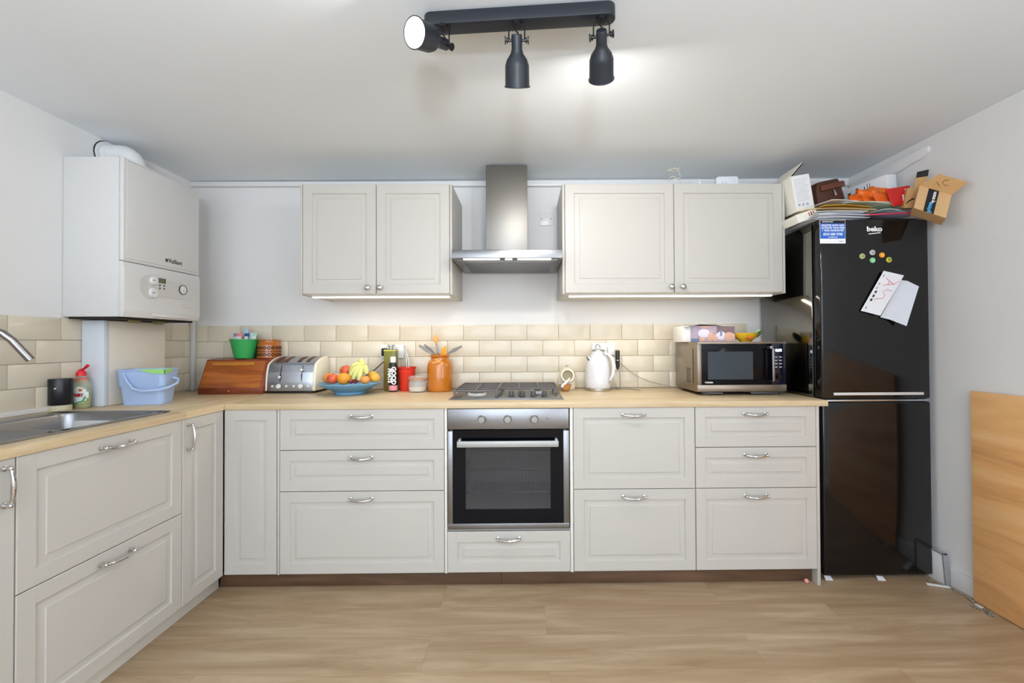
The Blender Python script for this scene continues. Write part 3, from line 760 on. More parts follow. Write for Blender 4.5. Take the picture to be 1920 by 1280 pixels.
t = thing('leaf_dish', 'dark green leaf patterned dish leaning by the yellow bowl on the microwave', 'dish', (2.545, -.23, mz1))
b = B(); TT = Matrix.Translation((2.548, -.23, mz1 + .028)) @ Euler((0, math.radians(-32), 0)).to_matrix().to_4x4()
b.T = TT; b.lathe([(0, 0), (.025, 0), (.050, .010), (.052, .014), (.048, .013), (.02, .004), (0, .004)], seg=28)
emit('dish_body', b, M('dish_green', (38, 74, 52), .3, var=.5, scale=30), t)
b = B(); b.T = TT; b.sheet([[(-.03, -.004, .012), (-.03, .010, .012)], [(.046, -.004, .020), (.046, .010, .022)]], .002)
emit('leaf_stripe', b, M('leaf_light', (150, 190, 110), .4), t)

# ---------------------------------------------------------------- bread bin and pots on it
t = thing('bread_bin', 'brown wooden bread bin with a sloping front on the worktop', 'bread bin', (-.51, -.13, WT))
m_bin = wood('bin_wood', (112, 48, 20), (158, 84, 32), (186, 110, 48), 'X', 1.6, .35, contrast=(.3, .5, .7), coat=.3)
m_bin2 = wood('bin_wood_dark', (92, 34, 16), (120, 52, 24), (140, 66, 30), 'X', 1.6, .35, coat=.3)
emit('case', B().prism([(-.225, WT), (-.02, WT), (-.02, 1.112), (-.125, 1.112), (-.155, 1.105), (-.225, WT + .03)], -.700, -.330, 'X', .003), m_bin2, t)
b = B(); vf = Vector((0, -.155 + .225, 1.105 - .938)).normalized(); nf = Vector((0, -vf.z, vf.y))
def sl(x, s, n): return Vector((x, -.225, .938)) + vf * s + nf * n
def slab(bb, x0, x1, s0, s1, n0, n1, m=0):
    bm2 = bmesh.new(); V = [bm2.verts.new(sl(x, s, n)) for x in (x0, x1) for s in (s0, s1) for n in (n0, n1)]
    for q in ((0, 1, 3, 2), (4, 6, 7, 5), (0, 4, 5, 1), (2, 3, 7, 6), (0, 2, 6, 4), (1, 5, 7, 3)): bm2.faces.new([V[i] for i in q])
    bmesh.ops.recalc_face_normals(bm2, faces=bm2.faces)
    bmesh.ops.bevel(bm2, geom=list(bm2.edges), offset=.0015, segments=2, affect='EDGES'); bb.merge(bm2, m)
slab(b, -.692, -.345, .006, .172, -.004, .004)
fl = emit('flap_door', b, m_bin, t)
b = B(); slab(b, -.650, -.405, .140, .160, .004, .016); emit('handle_bar', b, wood('bin_wood_light', (150, 92, 34), (180, 118, 46), (196, 136, 60), 'X', 2, .4), fl)
emit('knob', B().sph((-.52, -.229, .927), .004), m_chrome, fl)
t = thing('green_pot', 'green tapered plant pot full of sachets on the bread bin', 'pot', (-.513, -.100, 1.113))
emit('pot', B().lathe([(0, 0), (.051, 0), (.053, .004), (.076, .108), (.079, .110), (.079, .115), (.074, .115), (.050, .010), (0, .010)], (-.513, -.100, 1.113), 36), M('pot_green', (52, 158, 84), .35, var=.12), t)
def sachet(x, z, w, h, c, tilt, y, label):
    x -= .002; y -= .008; tilt *= .6
    b = B(); b.T = Matrix.Translation((x, y, z)) @ Euler((math.radians(-8), math.radians(tilt), 0)).to_matrix().to_4x4()
    b.box(-w / 2, w / 2, -.001, .001, -h / 2, h / 2, .0006).box(-w / 2 + .004, w / 2 - .004, -.0014, .0014, -h * .1, h * .3, m=1)
    solo('sachet', b, [c, m_white], label, 'sachet', 'sachets in the green pot', loc=(x, y, 1.13))
sachet(-.562, 1.215, .032, .10, M('sach_blue', (120, 140, 178), .4), -12, -.09, 'grey blue sachet, leftmost in the green pot')
sachet(-.540, 1.215, .036, .10, M('sach_pink', (216, 132, 128), .4), 6, -.105, 'pink sachet in the green pot')
sachet(-.520, 1.235, .026, .12, M('sach_pale', (168, 196, 220), .4), 2, -.07, 'pale blue sachet standing tallest in the green pot')
sachet(-.498, 1.215, .030, .10, M('sach_navy', (44, 84, 130), .4), 8, -.10, 'dark blue sachet in the green pot')
sachet(-.474, 1.217, .030, .10, M('sach_white', (224, 228, 232), .4), -8, -.085, 'white sachet between the dark blue and pale green ones')
sachet(-.458, 1.217, .028, .10, M('sach_mint', (168, 214, 196), .4), 14, -.095, 'pale green sachet, rightmost in the green pot')
t = thing('storage_jar', 'brown glazed storage jar with ring pattern behind the toaster on the bread bin', 'jar', (-.378, -.075, 1.113))
emit('jar', B().lathe([(0, 0), (.060, 0), (.064, .003), (.064, .080), (.061, .084), (.059, .096), (.058, .098), (.058, .105), (.061, .108), (.060, .112), (.052, .112), (.052, .02), (0, .02)], (-.384, -.066, 1.113), 40), M('jar_brown', (168, 96, 34), .2, var=.25, coat=.5), t)
b = B()
for row, rr_, n in ((.062, .0105, 18), (.020, .0105, 18), (.040, .005, 30)):
    for k in range(n):
        a = 2 * PI * k / n
        cx, cy = -.384 + .0645 * math.cos(a), -.066 + .0645 * math.sin(a)
        R_ = Matrix.Rotation(a, 3, 'Z') @ Matrix.Rotation(PI / 2, 3, 'Y')
        b.lathe([(rr_ * .45, 0), (rr_, 0), (rr_, .0008), (rr_ * .45, .0008)], (cx, cy, 1.113 + row), 10, R=R_)
emit('ring_pattern', b, M('jar_dark', (60, 26, 12), .25), t)

# ---------------------------------------------------------------- toaster
t = thing('toaster', 'four slot steel toaster with cream sides next to the bread bin', 'toaster', (-.19, -.12, WT))
pf = [(-.198, .922), (-.196, .975), (-.188, 1.03), (-.174, 1.072), (-.158, 1.086), (-.12, 1.105), (-.07, 1.117), (-.03, 1.118), (-.022, 1.10), (-.022, .922)]
emit('shell', B().prism(pf, -.320, -.052, 'X', .001), M('toaster_steel', (178, 182, 192), .28, .9, var=.03, stretch=(1, 20, 20)), t)
def grow(p, k): 
    cy, cz_ = -.11, 1.01
    return [(cy + (a - cy) * k, cz_ + (q - cz_) * k if q > .93 else q) for a, q in p]
for xa, xb in ((-.328, -.319), (-.053, -.036)):
    pp = emit('side_panel', B().prism(grow(pf, 1.035), xa, xb, 'X', .003), M('toaster_cream', (236, 230, 212), .3), t)
b = B()
for x in (-.285, -.235, -.155, -.105):
    b.sheet([[(x - .011, yy_, zz_ + .0012), (x + .011, yy_, zz_ + .0012)] for yy_, zz_ in ((-.152, 1.0893), (-.12, 1.105), (-.07, 1.117), (-.045, 1.1177))], -.0008)
emit('slot', b, M('slot_dark', (96, 60, 40), .5), t)
b = B()
for x in (-.243, -.118):
    b.box(x - .0015, x + .0015, -.197, -.185, .985, 1.020)
for x in (-.243, -.118):
    b.tube([(x, -.1965, .976), (x, -.1955, .98), (x, -.1885, 1.032), (x, -.1755, 1.070)], .0018, 6)
emit('lever_slot', b, m_ink, t)
for x, z in ((-.245, 1.004), (-.116, 1.045)):
    emit('lever', B().sph((x, -.200, z), .0085, sc=(1, .8, 1)), m_white, t)
for x in (-.247, -.118):
    emit('dial', B().lathe([(0, 0), (.015, 0), (.015, .006), (.012, .014), (0, .015)], (x, -.197, .950), 24, R=RS, ms=[1, 1, 0, 0]), [m_white, m_dgrey], t)
for x in (-.286, -.205, -.161, -.078):
    emit('button', B().lathe([(0, 0), (.007, 0), (.006, .005), (0, .006)], (x, -.197, .950), 16, R=RS, ms=[1, 0, 0]), [m_white, m_dgrey], t)
emit('base', B().box(-.318, -.055, -.190, -.03, WT, .9235, .002), m_black, t)

# ---------------------------------------------------------------- fruit bowl
bx, by = .178, -.22
b = B().lathe([(0, 0), (.082, 0), (.086, .004), (.084, .012), (.120, .030), (.150, .046), (.172, .060), (.174, .063), (.171, .065), (.146, .052), (.112, .036), (.075, .022), (0, .018)], (bx, by, WT), 48)
solo('fruit_bowl', b, M('bowl_blue', (110, 164, 204), .3, var=.05), 'wide blue ceramic bowl full of fruit on the worktop', 'bowl', loc=(bx, by, WT))
def fruit(kind, x, y, z, r, col, label, sq=.9, var=.18, group=None, col2=None):
    t = thing(kind, label, kind, (x, y, z - r * sq), group)
    prof = []
    for k in range(13):
        a = PI * k / 12; rr = r * math.sin(a) * (1 + .06 * math.cos(a)); zz = -r * sq * math.cos(a)
        if kind == 'apple': zz -= -.0 + r * .22 * math.exp(-((rr / r) ** 2) * 9) * (1 if k > 6 else -.4)
        prof.append((max(rr, 0), zz))
    emit('flesh', B().lathe(prof, (x, y, z), 28), col, t)
    if kind == 'apple': emit('stem', B().tube([(x, y, z + r * .6), (x + .002, y - .002, z + r * .95)], .0015, 6), M('stem_brown', (84, 60, 30), .7), t)
    else: emit('stem', B().sph((x, y - r * .35, z + r * sq * .9), .003), M('stem_green', (92, 110, 50), .7), t)
m_apr = M('apple_red', (208, 92, 56), .35, var=.5, scale=18); m_apy = M('apple_yellow_red', (222, 146, 74), .3, var=.35, scale=16)
m_ora = M('orange_peel', (228, 146, 42), .45, var=.08, bump=.4, bscale=180); m_ban = M('banana_peel', (206, 206, 128), .45, var=.12, scale=14)
m_pea = M('golden_peel', (220, 168, 66), .4, var=.18, scale=20)
fruit('apple', .058, -.225, 1.000, .036, m_apy, 'yellow blushed apple at the left rim of the fruit bowl')
fruit('apple', .100, -.275, .999, .034, m_apr, 'red apple with yellow top at the front left of the fruit bowl')
fruit('apple', .142, -.19, 1.040, .037, m_apr, 'red apple raised at the back beside the bananas')
fruit('orange', .168, -.285, 1.000, .038, m_ora, 'round orange at the front centre of the fruit bowl')
fruit('apple', .284, -.275, .992, .028, m_apy, 'small red and yellow apple at the front right of the fruit bowl')
fruit('orange', .300, -.20, 1.006, .033, m_pea, 'golden fruit right of the bananas in the fruit bowl')
fruit('orange', .325, -.235, 1.000, .030, m_pea, 'rightmost golden fruit at the rim of the fruit bowl')
t = thing('banana_bunch', 'bunch of pale yellow green bananas on top of the fruit bowl', 'bananas', (.235, -.22, .99))
cr_ = Vector((.262, -.21, 1.052))
for k, (dx, dy, dz, bend) in enumerate(((-.085, -.02, -.02, .035), (-.075, -.055, -.055, .03), (-.045, -.075, -.066, .03), (-.01, -.08, -.064, .028), (.03, -.06, -.03, .022), (-.05, .015, .004, .042))):
    p1 = cr_ + Vector((dx, dy, dz)); pts = []; rs = []
    for i in range(11):
        s_ = i / 10; p = cr_.lerp(p1, s_) + Vector((0, -.01, bend)) * math.sin(PI * s_) ; pts.append(p)
        rs.append(.016 * min(1, .35 + 3.2 * s_, .42 + 3.0 * (1 - s_)))
    o = emit('banana', B().tube(pts, rs, 10), m_ban, t)
    emit('tip', B().sph(p1, .006), M('banana_tip', (70, 58, 30), .7), o)
emit('crown', B().tube([cr_ + Vector((.012, .0, .004)), cr_, cr_ - Vector((.01, .004, -.006))], [.008, .014, .012], 8), M('banana_crown', (150, 150, 70), .6), t)
gr = M('grape_dark', (110, 24, 30), .25)
t = thing('grape_bunch', 'small cluster of dark red grapes under the bananas', 'grapes', (.222, -.30, .975))
for i, (gx, gy, gz) in enumerate(((.205, -.30, .983), (.216, -.307, .979), (.228, -.303, .983), (.24, -.306, .980), (.222, -.29, .990), (.236, -.29, .991), (.25, -.298, .984), (.195, -.296, .985))):
    emit('grape', B().sph((gx, gy, gz), .0075, seg=10), gr, t)

# ---------------------------------------------------------------- oil tin, sprayer, red pot, jars
t = thing('oil_tin', 'tall square olive green tin with white stopper against the tiles', 'tin', (.372, -.085, WT))
emit('tin', B().box(.336, .407, -.11, -.05, WT, 1.162, .004), M('tin_green', (108, 108, 40), .35, var=.08), t)
emit('label_band', B().box(.3355, .4075, -.1105, -.0495, 1.152, 1.157).box(.3355, .345, -.1105, -.109, WT + .01, 1.09, m=1), [M('tin_yellow', (214, 206, 90), .4), M('tin_brown', (120, 72, 36), .5, var=.4, scale=25)], t)
emit('stopper', B().cyl((.371, -.08, 1.162), (.371, -.08, 1.178), .014, 16).cyl((.371, -.08, 1.178), (.371, -.08, 1.190), .021, 20), M('stopper_grey', (170, 174, 170), .35, .4), t)
t = thing('spray_bottle', 'slim black cooking spray can with bold white lettering and white cap', 'bottle', (.4015, -.138, WT))
emit('can', B().lathe([(0, 0), (.024, 0), (.0255, .003), (.0255, .150), (.0235, .166), (.017, .176), (0, .176)], (.4015, -.138, WT), 32), M('can_black', (28, 24, 26), .35), t)
emit('pink_band', B().lathe([(.0257, 0), (.0260, .001), (.0260, .030), (.0257, .031)], (.4015, -.138, WT + .008), 32), M('can_pink', (226, 150, 156), .4), t)
emit('cap', B().lathe([(0, 0), (.0165, 0), (.0165, .032), (.014, .036), (0, .036)], (.4015, -.138, WT + .174), 24), m_white, t)
text('lettering', 'GOOD', (.4125, -.1655, WT + .098), .036, m_whiteink, t, u=(0, 0, -1), v=(1, 0, 0), sx=.95, bold=.0015)
text('lettering', 'PHATS', (.389, -.1655, WT + .098), .030, m_whiteink, t, u=(0, 0, -1), v=(1, 0, 0), sx=.95, bold=.0015)
t = thing('red_pot', 'red tapered metal pot holding tongs by the sockets', 'pot', (.470, -.095, WT))
emit('pot', B().lathe([(0, 0), (.040, 0), (.041, .003), (.052, .118), (.053, .120), (.050, .122), (.053, .136), (.058, .142), (.058, .146), (.053, .146), (.040, .01), (0, .01)], (.472, -.095, WT), 36), M('pot_red', (208, 52, 34), .3), t)
b = B()
for dx in (0, .011):
    b.tube([(.475 + dx * 1.2, -.08, WT + .02), (.462 + dx, -.07, 1.10), (.448 + dx * .5, -.06, 1.175)], [.003, .0045, .0035], 8)
b.sph((.450, -.06, 1.178), .0065)
solo('tongs', b, m_chrome, 'steel kitchen tongs standing upright in the red pot', 'tongs', loc=(.47, -.08, WT + .02))
t = thing('clip_jar', 'small clear glass clip-top jar with orange seal and white contents', 'jar', (.554, -.16, WT))
gx, gy = .554, -.16
emit('glass', B().lathe([(0, 0), (.045, 0), (.050, .005), (.053, .020), (.053, .055), (.048, .072), (.046, .076), (.0435, .076), (.0455, .070), (.0505, .055), (.0505, .020), (.046, .006), (0, .005)], (gx, gy, WT), 40), m_glass, t)
emit('contents', B().lathe([(0, .006), (.044, .006), (.0495, .020), (.049, .028), (0, .027)], (gx, gy, WT), 32), M('flour', (232, 226, 214), .9), t)
emit('seal', B().lathe([(.044, .077), (.051, .077), (.051, .081), (.044, .081)], (gx, gy, WT), 36), M('orange_rubber', (226, 144, 84), .5), t)
emit('lid', B().lathe([(0, .082), (.049, .082), (.050, .086), (.048, .094), (.040, .098), (0, .100)], (gx, gy, WT), 36), m_glass, t)
b = B().tube([(gx + .051, gy, WT + .068), (gx + .060, gy - .004, WT + .085), (gx + .058, gy, WT + .098), (gx + .02, gy, WT + .104)], .0014, 6)
b.tube([(gx + .052, gy - .008, WT + .070), (gx + .066, gy - .010, WT + .045), (gx + .07, gy - .010, WT + .040)], .0018, 6)
b.tube([(gx - .051, gy, WT + .070), (gx - .056, gy, WT + .085), (gx - .05, gy, WT + .09)], .0014, 6)
b.tube([(gx + .0535 * math.cos(2 * PI * k / 28), gy + .0535 * math.sin(2 * PI * k / 28), WT + .069) for k in range(28)], .0012, 6, closed=True)
emit('wire_clip', b, m_chrome, t)
jx, jy = .680, -.12
b = B().lathe([(0, 0), (.068, 0), (.0735, .006), (.0765, .030), (.0765, .150), (.074, .168), (.064, .184), (.055, .192), (.053, .200), (.054, .206), (.060, .210), (.0615, .216), (.058, .220), (.049, .220), (.047, .19), (.06, .16), (.066, .02), (0, .015)], (jx, jy, WT), 48)
solo('utensil_crock', b, M('crock_amber', (184, 108, 28), .16, var=.12, coat=.6, scale=6), 'large amber glazed crock holding cooking utensils', 'jar', loc=(jx, jy, WT))
m_sp = M('spoon_wood', (222, 158, 92), .55); m_sp2 = M('spatula_wood', (226, 150, 40), .5)
b = B().tube([(jx, jy + .02, WT + .05), (jx - .022, jy + .03, 1.15), (jx - .030, jy + .035, 1.205)], .006, 8).sph((jx - .033, jy + .036, 1.224), .019, sc=(.95, .35, 1.25), seg=18)
solo('wooden_spoon', b, m_sp, 'light wooden spoon standing highest in the amber crock', 'spoon', 'utensils in the amber crock', loc=(jx, jy, WT + .05))
b = B().tube([(jx + .01, jy, WT + .05), (jx + .022, jy - .005, 1.135)], .006, 8)
b.prism([(jx + .006, 1.125), (jx + .042, 1.125), (jx + .040, 1.184), (jx + .012, 1.168)], jy - .009, jy - .004, 'Y', .002)
solo('spatula', b, m_sp2, 'orange wooden spatula with a slanted edge in the amber crock', 'spatula', 'utensils in the amber crock', loc=(jx + .01, jy, WT + .05))
m_ut = M('dull_metal', (128, 122, 116), .35, .8)
def flat_tool(p0, p1, p2, w, label):
    b = B(); p0, p1, p2 = map(Vector, (p0, p1, p2)); b.tube([p0, p1], .004, 6)
    d = (p2 - p1); n = Vector((0, 1, 0)); s = d.cross(n).normalized() * w
    b.sheet([[p1 - s * .4, p1 + s * .4], [p1 + d * .45 - s, p1 + d * .45 + s], [p2 - s * .5, p2 + s * .5]], .002)
    solo('serving_spoon', b, m_ut, label, 'spoon', 'utensils in the amber crock', loc=tuple(p0))
flat_tool((jx + .01, jy, WT + .05), (jx - .045, jy - .01, 1.135), (.558, jy - .02, 1.185), .012, 'grey metal tool leaning out farthest left of the amber crock')
flat_tool((jx + .02, jy, WT + .05), (jx - .032, jy + .01, 1.135), (.585, jy, 1.190), .011, 'brown grey slotted tool leaning left in the amber crock beside the spoon')
flat_tool((jx + .0, jy + .02, WT + .05), (jx - .012, jy + .015, 1.135), (.655, jy + .02, 1.200), .008, 'narrow dark tool standing between spoon and spatula in the amber crock')
flat_tool((jx - .03, jy, WT + .05), (jx + .050, jy, 1.135), (.815, jy - .01, 1.180), .012, 'silver ladle handle leaning right out of the amber crock')

# ---------------------------------------------------------------- sockets and cables
def socket(x0, x1, z0, z1, label, y=-.010, gangs=2):
    t = thing('wall_socket', label, 'socket', ((x0 + x1) / 2, y, (z0 + z1) / 2))
    emit('plate', B().box(x0, x1, y - .008, y, z0, z1, .002), m_white, t)
    for g in range(gangs):
        cx = x0 + (x1 - x0) * (.25 + .5 * g)
        b = B().box(cx - .0015, cx + .0015, y - .0085, y - .007, z0 + .042, z0 + .050).box(cx - .012, cx - .008, y - .0085, y - .007, z0 + .026, z0 + .029).box(cx + .008, cx + .012, y - .0085, y - .007, z0 + .026, z0 + .029)
        emit('pin_holes', b, m_ink, t)
        emit('rocker_switch', B().box(cx - .010, cx - .002, y - .011, y - .007, z1 - .024, z1 - .008, .001), m_white, t)
    return t
s1 = socket(.287, .433, 1.104, 1.190, 'white double socket on the tiles behind the green tin')
s2 = socket(1.622, 1.766, 1.112, 1.194, 'white double socket on the tiles behind the kettle')
t = thing('wall_switch', 'white isolator switch plate high on the wall between hood and right wall cabinet', 'switch', (1.336, 0, 1.985))
emit('plate', B().box(1.293, 1.379, -.009, 0, 1.943, 2.029, .002), m_white, t)
emit('switch_rocker', B().box(1.325, 1.343, -.013, -.008, 1.975, 2.004, .001), m_white, t)
emit('screw', B().sph((1.306, -.009, 1.986), .003, seg=8).sph((1.366, -.009, 1.986), .003, seg=8), m_dgrey, t)
t = thing('plug', 'black plug in the left socket behind the green tin', 'plug', (.322, -.02, 1.145))
emit('plug_body', B().box(.302, .335, -.055, -.0185, 1.120, 1.168, .005), m_black, t)
emit('cord', B().tube([(.325, -.05, 1.122), (.325, -.06, 1.09), (.29, -.05, 1.06), (.24, -.035, 1.02), (.15, -.025, .96), (.05, -.02, .93), (-.02, -.02, .915)], .003, 8), m_black, t)
t = thing('plug', 'white plug and adapter in the socket to the right of the kettle', 'plug', (1.74, -.03, 1.14))
emit('plug_body', B().box(1.716, 1.757, -.05, -.0185, 1.118, 1.172, .004), m_white, t)
emit('cord', B().tube([(1.745, -.045, 1.12), (1.765, -.05, 1.105), (1.78, -.045, 1.08), (1.83, -.04, 1.035), (1.90, -.035, .985), (1.98, -.03, .950), (2.06, -.04, .930), (2.125, -.06, .918)], .0022, 8), m_cable, t)
b = B().tube([(1.70, -.06, .914), (1.74, -.09, .911), (1.79, -.07, .911), (1.83, -.09, .911), (1.865, -.13, .911), (1.885, -.17, .911)], .0028, 8)
solo('power_cable', b, m_cable, 'short grey cable lying on the worktop right of the kettle', 'cable', loc=(1.8, -.1, WT))

# ---------------------------------------------------------------- salt pig, wooden dish, kettle, frother
t = thing('salt_pig', 'cream stoneware salt pig with a round opening behind the hob', 'salt pig', (1.456, -.06, WT))
b = B().lathe([(0, 0), (.048, 0), (.053, .006), (.055, .030), (.053, .060), (.050, .085), (.043, .110), (.028, .128), (.010, .137), (0, .138)], (1.456, -.062, WT), 40)
m_cream = M('cream_stoneware', (232, 224, 202), .35, var=.04)
emit('body', b, m_cream, t)
R_ = Matrix.Rotation(math.radians(78), 3, 'X')
emit('opening', B().lathe([(.040, 0), (.044, .004), (.044, .020), (.040, .026), (.032, .024), (.031, .010), (0, .006)], (1.454, -.108, .993), 32, R=R_, ms=[0, 0, 0, 0, 1, 1]), [m_cream, M('salt_inside', (150, 138, 104), .5)], t)
emit('ribs', B().lathe([(.0555, .020), (.057, .022), (.0555, .024)], (1.456, -.062, WT), 40).lathe([(.0555, .032), (.057, .034), (.0555, .036)], (1.456, -.062, WT), 40).lathe([(.0545, .044), (.056, .046), (.0545, .048)], (1.456, -.062, WT), 40), m_cream, t)
emit('finial', B().sph((1.456, -.062, WT + .143), .007).sph((1.456, -.062, WT + .149), .006, sc=(1.6, 1, .5)), m_chrome, t)
t = thing('wooden_dish', 'small carved wooden spoon rest in front of the salt pig', 'dish', (1.432, -.17, WT))
b = B(); b.T = Matrix.Translation((1.436, -.17, WT + .0005)) @ Matrix.Rotation(.35, 4, 'Z')
b.lathe([(0, 0), (.016, 0), (.032, .020), (.037, .040), (.034, .040), (.027, .020), (.012, .006), (0, .006)], seg=28)
emit('dish', b, wood('dish_wood', (150, 100, 48), (184, 130, 66), (206, 154, 88), 'X', 3), t)
b = B().tube([(1.410, -.205, WT + .028), (1.440, -.175, WT + .052), (1.465, -.145, WT + .074)], [.010, .008, .005], 8)
solo('scoop', b, M('white_ceramic', (232, 232, 240), .2), 'white ceramic scoop resting in the wooden dish by the salt pig', 'scoop', loc=(1.436, -.17, WT + .03))
kx, ky = 1.640, -.12
t = thing('electric_kettle', 'white dome-shaped electric kettle with chrome base trim', 'kettle', (kx, ky, WT))
emit('body', B().lathe([(.074, .016), (.0765, .020), (.0775, .050), (.077, .090), (.075, .130), (.071, .165), (.062, .190), (.050, .207), (.042, .217), (.040, .222), (.0395, .238), (0, .239)], (kx, ky, WT), 48), M('kettle_white', (220, 220, 224), .18, var=.01), t)
emit('base_ring', B().lathe([(0, 0), (.074, 0), (.0765, .003), (.0765, .016), (.072, .018)], (kx, ky, WT), 40), m_chrome, t)
emit('lid', B().lathe([(.038, .236), (.043, .238), (.043, .243), (.034, .248), (0, .251)], (kx, ky, WT), 36), m_chrome, t)
emit('lid_loop', B().tube([(kx + .014 * math.cos(PI * k / 8), ky, WT + .252 + .026 * math.sin(PI * k / 8)) for k in range(9)], .0035, 8), m_chrome, t)
emit('handle', B().tube([(kx + .030, ky - .030, WT + .224), (kx + .052, ky - .045, WT + .221), (kx + .076, ky - .056, WT + .195), (kx + .086, ky - .062, WT + .150), (kx + .080, ky - .062, WT + .100), (kx + .064, ky - .056, WT + .065)], [.007, .008, .0105, .0115, .010, .007], 12), M('kettle_white', (0, 0, 0)), t)
emit('handle_bracket', B().sph((kx + .032, ky - .033, WT + .222), .009).tube([(kx + .064, ky - .056, WT + .066), (kx + .050, ky - .052, WT + .046), (kx + .046, ky - .052, WT + .030)], [.006, .005, .006], 8), m_chrome, t)
emit('spout', B().tube([(kx - .054, ky - .02, WT + .190), (kx - .068, ky - .026, WT + .210)], [.016, .010], 14), m_chrome, t)
t = thing('milk_frother', 'handheld black milk frother hanging in its wire stand by the kettle', 'milk frother', (1.775, -.085, WT))
emit('grip', B().lathe([(0, 0), (.004, 0), (.010, .018), (.013, .026), (.014, .110), (.012, .120), (0, .122)], (1.768, -.085, 1.028), 20), M('frother_black', (40, 38, 30), .4), t)
emit('band', B().lathe([(.0145, 0), (.0145, .003)], (1.768, -.085, 1.086), 20), m_chrome, t)
emit('whisk', B().tube([(1.768, -.085, 1.03), (1.769, -.085, .925)], .0012, 6).tube([(1.769 + .009 * math.cos(2 * PI * k / 16), -.085 + .009 * math.sin(2 * PI * k / 16), .924) for k in range(16)], .0016, 5, closed=True), m_chrome, t)
emit('stand', B().tube([(1.772, -.072, 1.084), (1.784, -.072, 1.083), (1.786, -.072, .912), (1.760, -.100, .9105), (1.74, -.08, .9105), (1.775, -.05, .9105), (1.80, -.08, .9105), (1.786, -.10, .9105)], .0022, 8), m_chrome, t)

# ---------------------------------------------------------------- items by the sink
t = thing('soap_dispenser', 'matt black soap dispenser with pale base beside the washing-up liquid', 'soap dispenser', (-.868, -.80, WT))
sx_, sy_ = -.872, -.80
emit('dispenser_body', B().lathe([(0, .026), (.0385, .026), (.0395, .028), (.0395, .138), (.038, .142), (0, .142)], (sx_, sy_, WT), 36), M('matt_black', (16, 16, 24), .3), t)
emit('dispenser_base', B().lathe([(0, 0), (.035, 0), (.037, .003), (.037, .025), (0, .026)], (sx_, sy_, WT), 32), M('cream_base', (206, 198, 170), .4), t)
emit('lock_button', B().sph((sx_ + .016, sy_ - .0365, WT + .10), .005), m_chrome, t)
t = thing('washing_up_liquid', 'clear green washing-up liquid bottle with a red cap by the pipe casing', 'bottle', (-.822, -.745, WT))
cx_, cy_ = -.855, -.728
rs_ = Matrix.Diagonal((1, .62, 1)).to_3x3()
m_pet = M('bottle_plastic', (206, 212, 180), .08, var=0, alpha=0.4)
emit('bottle', B().lathe([(0, 0), (.034, 0), (.039, .006), (.041, .050), (.041, .090), (.037, .115), (.026, .135), (.018, .146), (.016, .150), (0, .150)], (cx_, cy_, WT), 32, R=rs_), m_pet, t)
emit('liquid', B().lathe([(0, .003), (.033, .003), (.037, .008), (.039, .050), (.0385, .060), (0, .060)], (cx_, cy_, WT), 32, R=rs_), M('green_liquid', (150, 150, 30), .1), t)
b = B()
for k in range(7):
    a0_, a1_ = math.radians(-132 + k * 17), math.radians(-132 + (k + 1) * 17)
    p_a = [cx_ + .0416 * math.cos(a0_), cy_ + .0262 * math.sin(a0_)]; p_b = [cx_ + .0416 * math.cos(a1_), cy_ + .0262 * math.sin(a1_)]
    h = .030 * math.sin(PI * (k + .5) / 7) + .008
    b.sheet([[(p_a[0], p_a[1], WT + .062 - h), (p_b[0], p_b[1], WT + .062 - h)], [(p_a[0], p_a[1], WT + .062 + h), (p_b[0], p_b[1], WT + .062 + h)]], .0006)
emit('label_patch', b, M('fairy_white', (226, 236, 232), .4), t)
text('lettering', 'FAIRY', (cx_ + .014, cy_ - .0292, WT + .062), .020, M('fairy_red', (190, 30, 44), .4), t, u=(1, .0, 0), bold=.0008, sx=.95)
emit('label_band', B().tube([(cx_ - .028, cy_ - .022, WT + .030), (cx_, cy_ - .0285, WT + .024), (cx_ + .028, cy_ - .022, WT + .034), (cx_ + .036, cy_ - .016, WT + .055)], .003, 6), M('fairy_green', (60, 150, 80), .4), t)
emit('orange_patch', B().sph((cx_ + .020, cy_ - .024, WT + .085), .008, sc=(1.2, .2, .8)), M('fairy_orange', (230, 110, 50), .4), t)
emit('neck_label', B().lathe([(.0265, 0), (.0265, .014), (.021, .018)], (cx_, cy_, WT + .122), 28, R=rs_), M('fairy_band', (216, 60, 62), .4), t)
emit('cap', B().lathe([(0, 0), (.018, 0), (.018, .014), (.013, .022), (.008, .030), (0, .031)], (cx_, cy_, WT + .148), 24).tube([(cx_ + .002, cy_, WT + .176), (cx_ + .018, cy_ - .004, WT + .182), (cx_ + .040, cy_ - .01, WT + .196)], [.006, .005, .007], 8), M('cap_red', (214, 34, 36), .35), t)
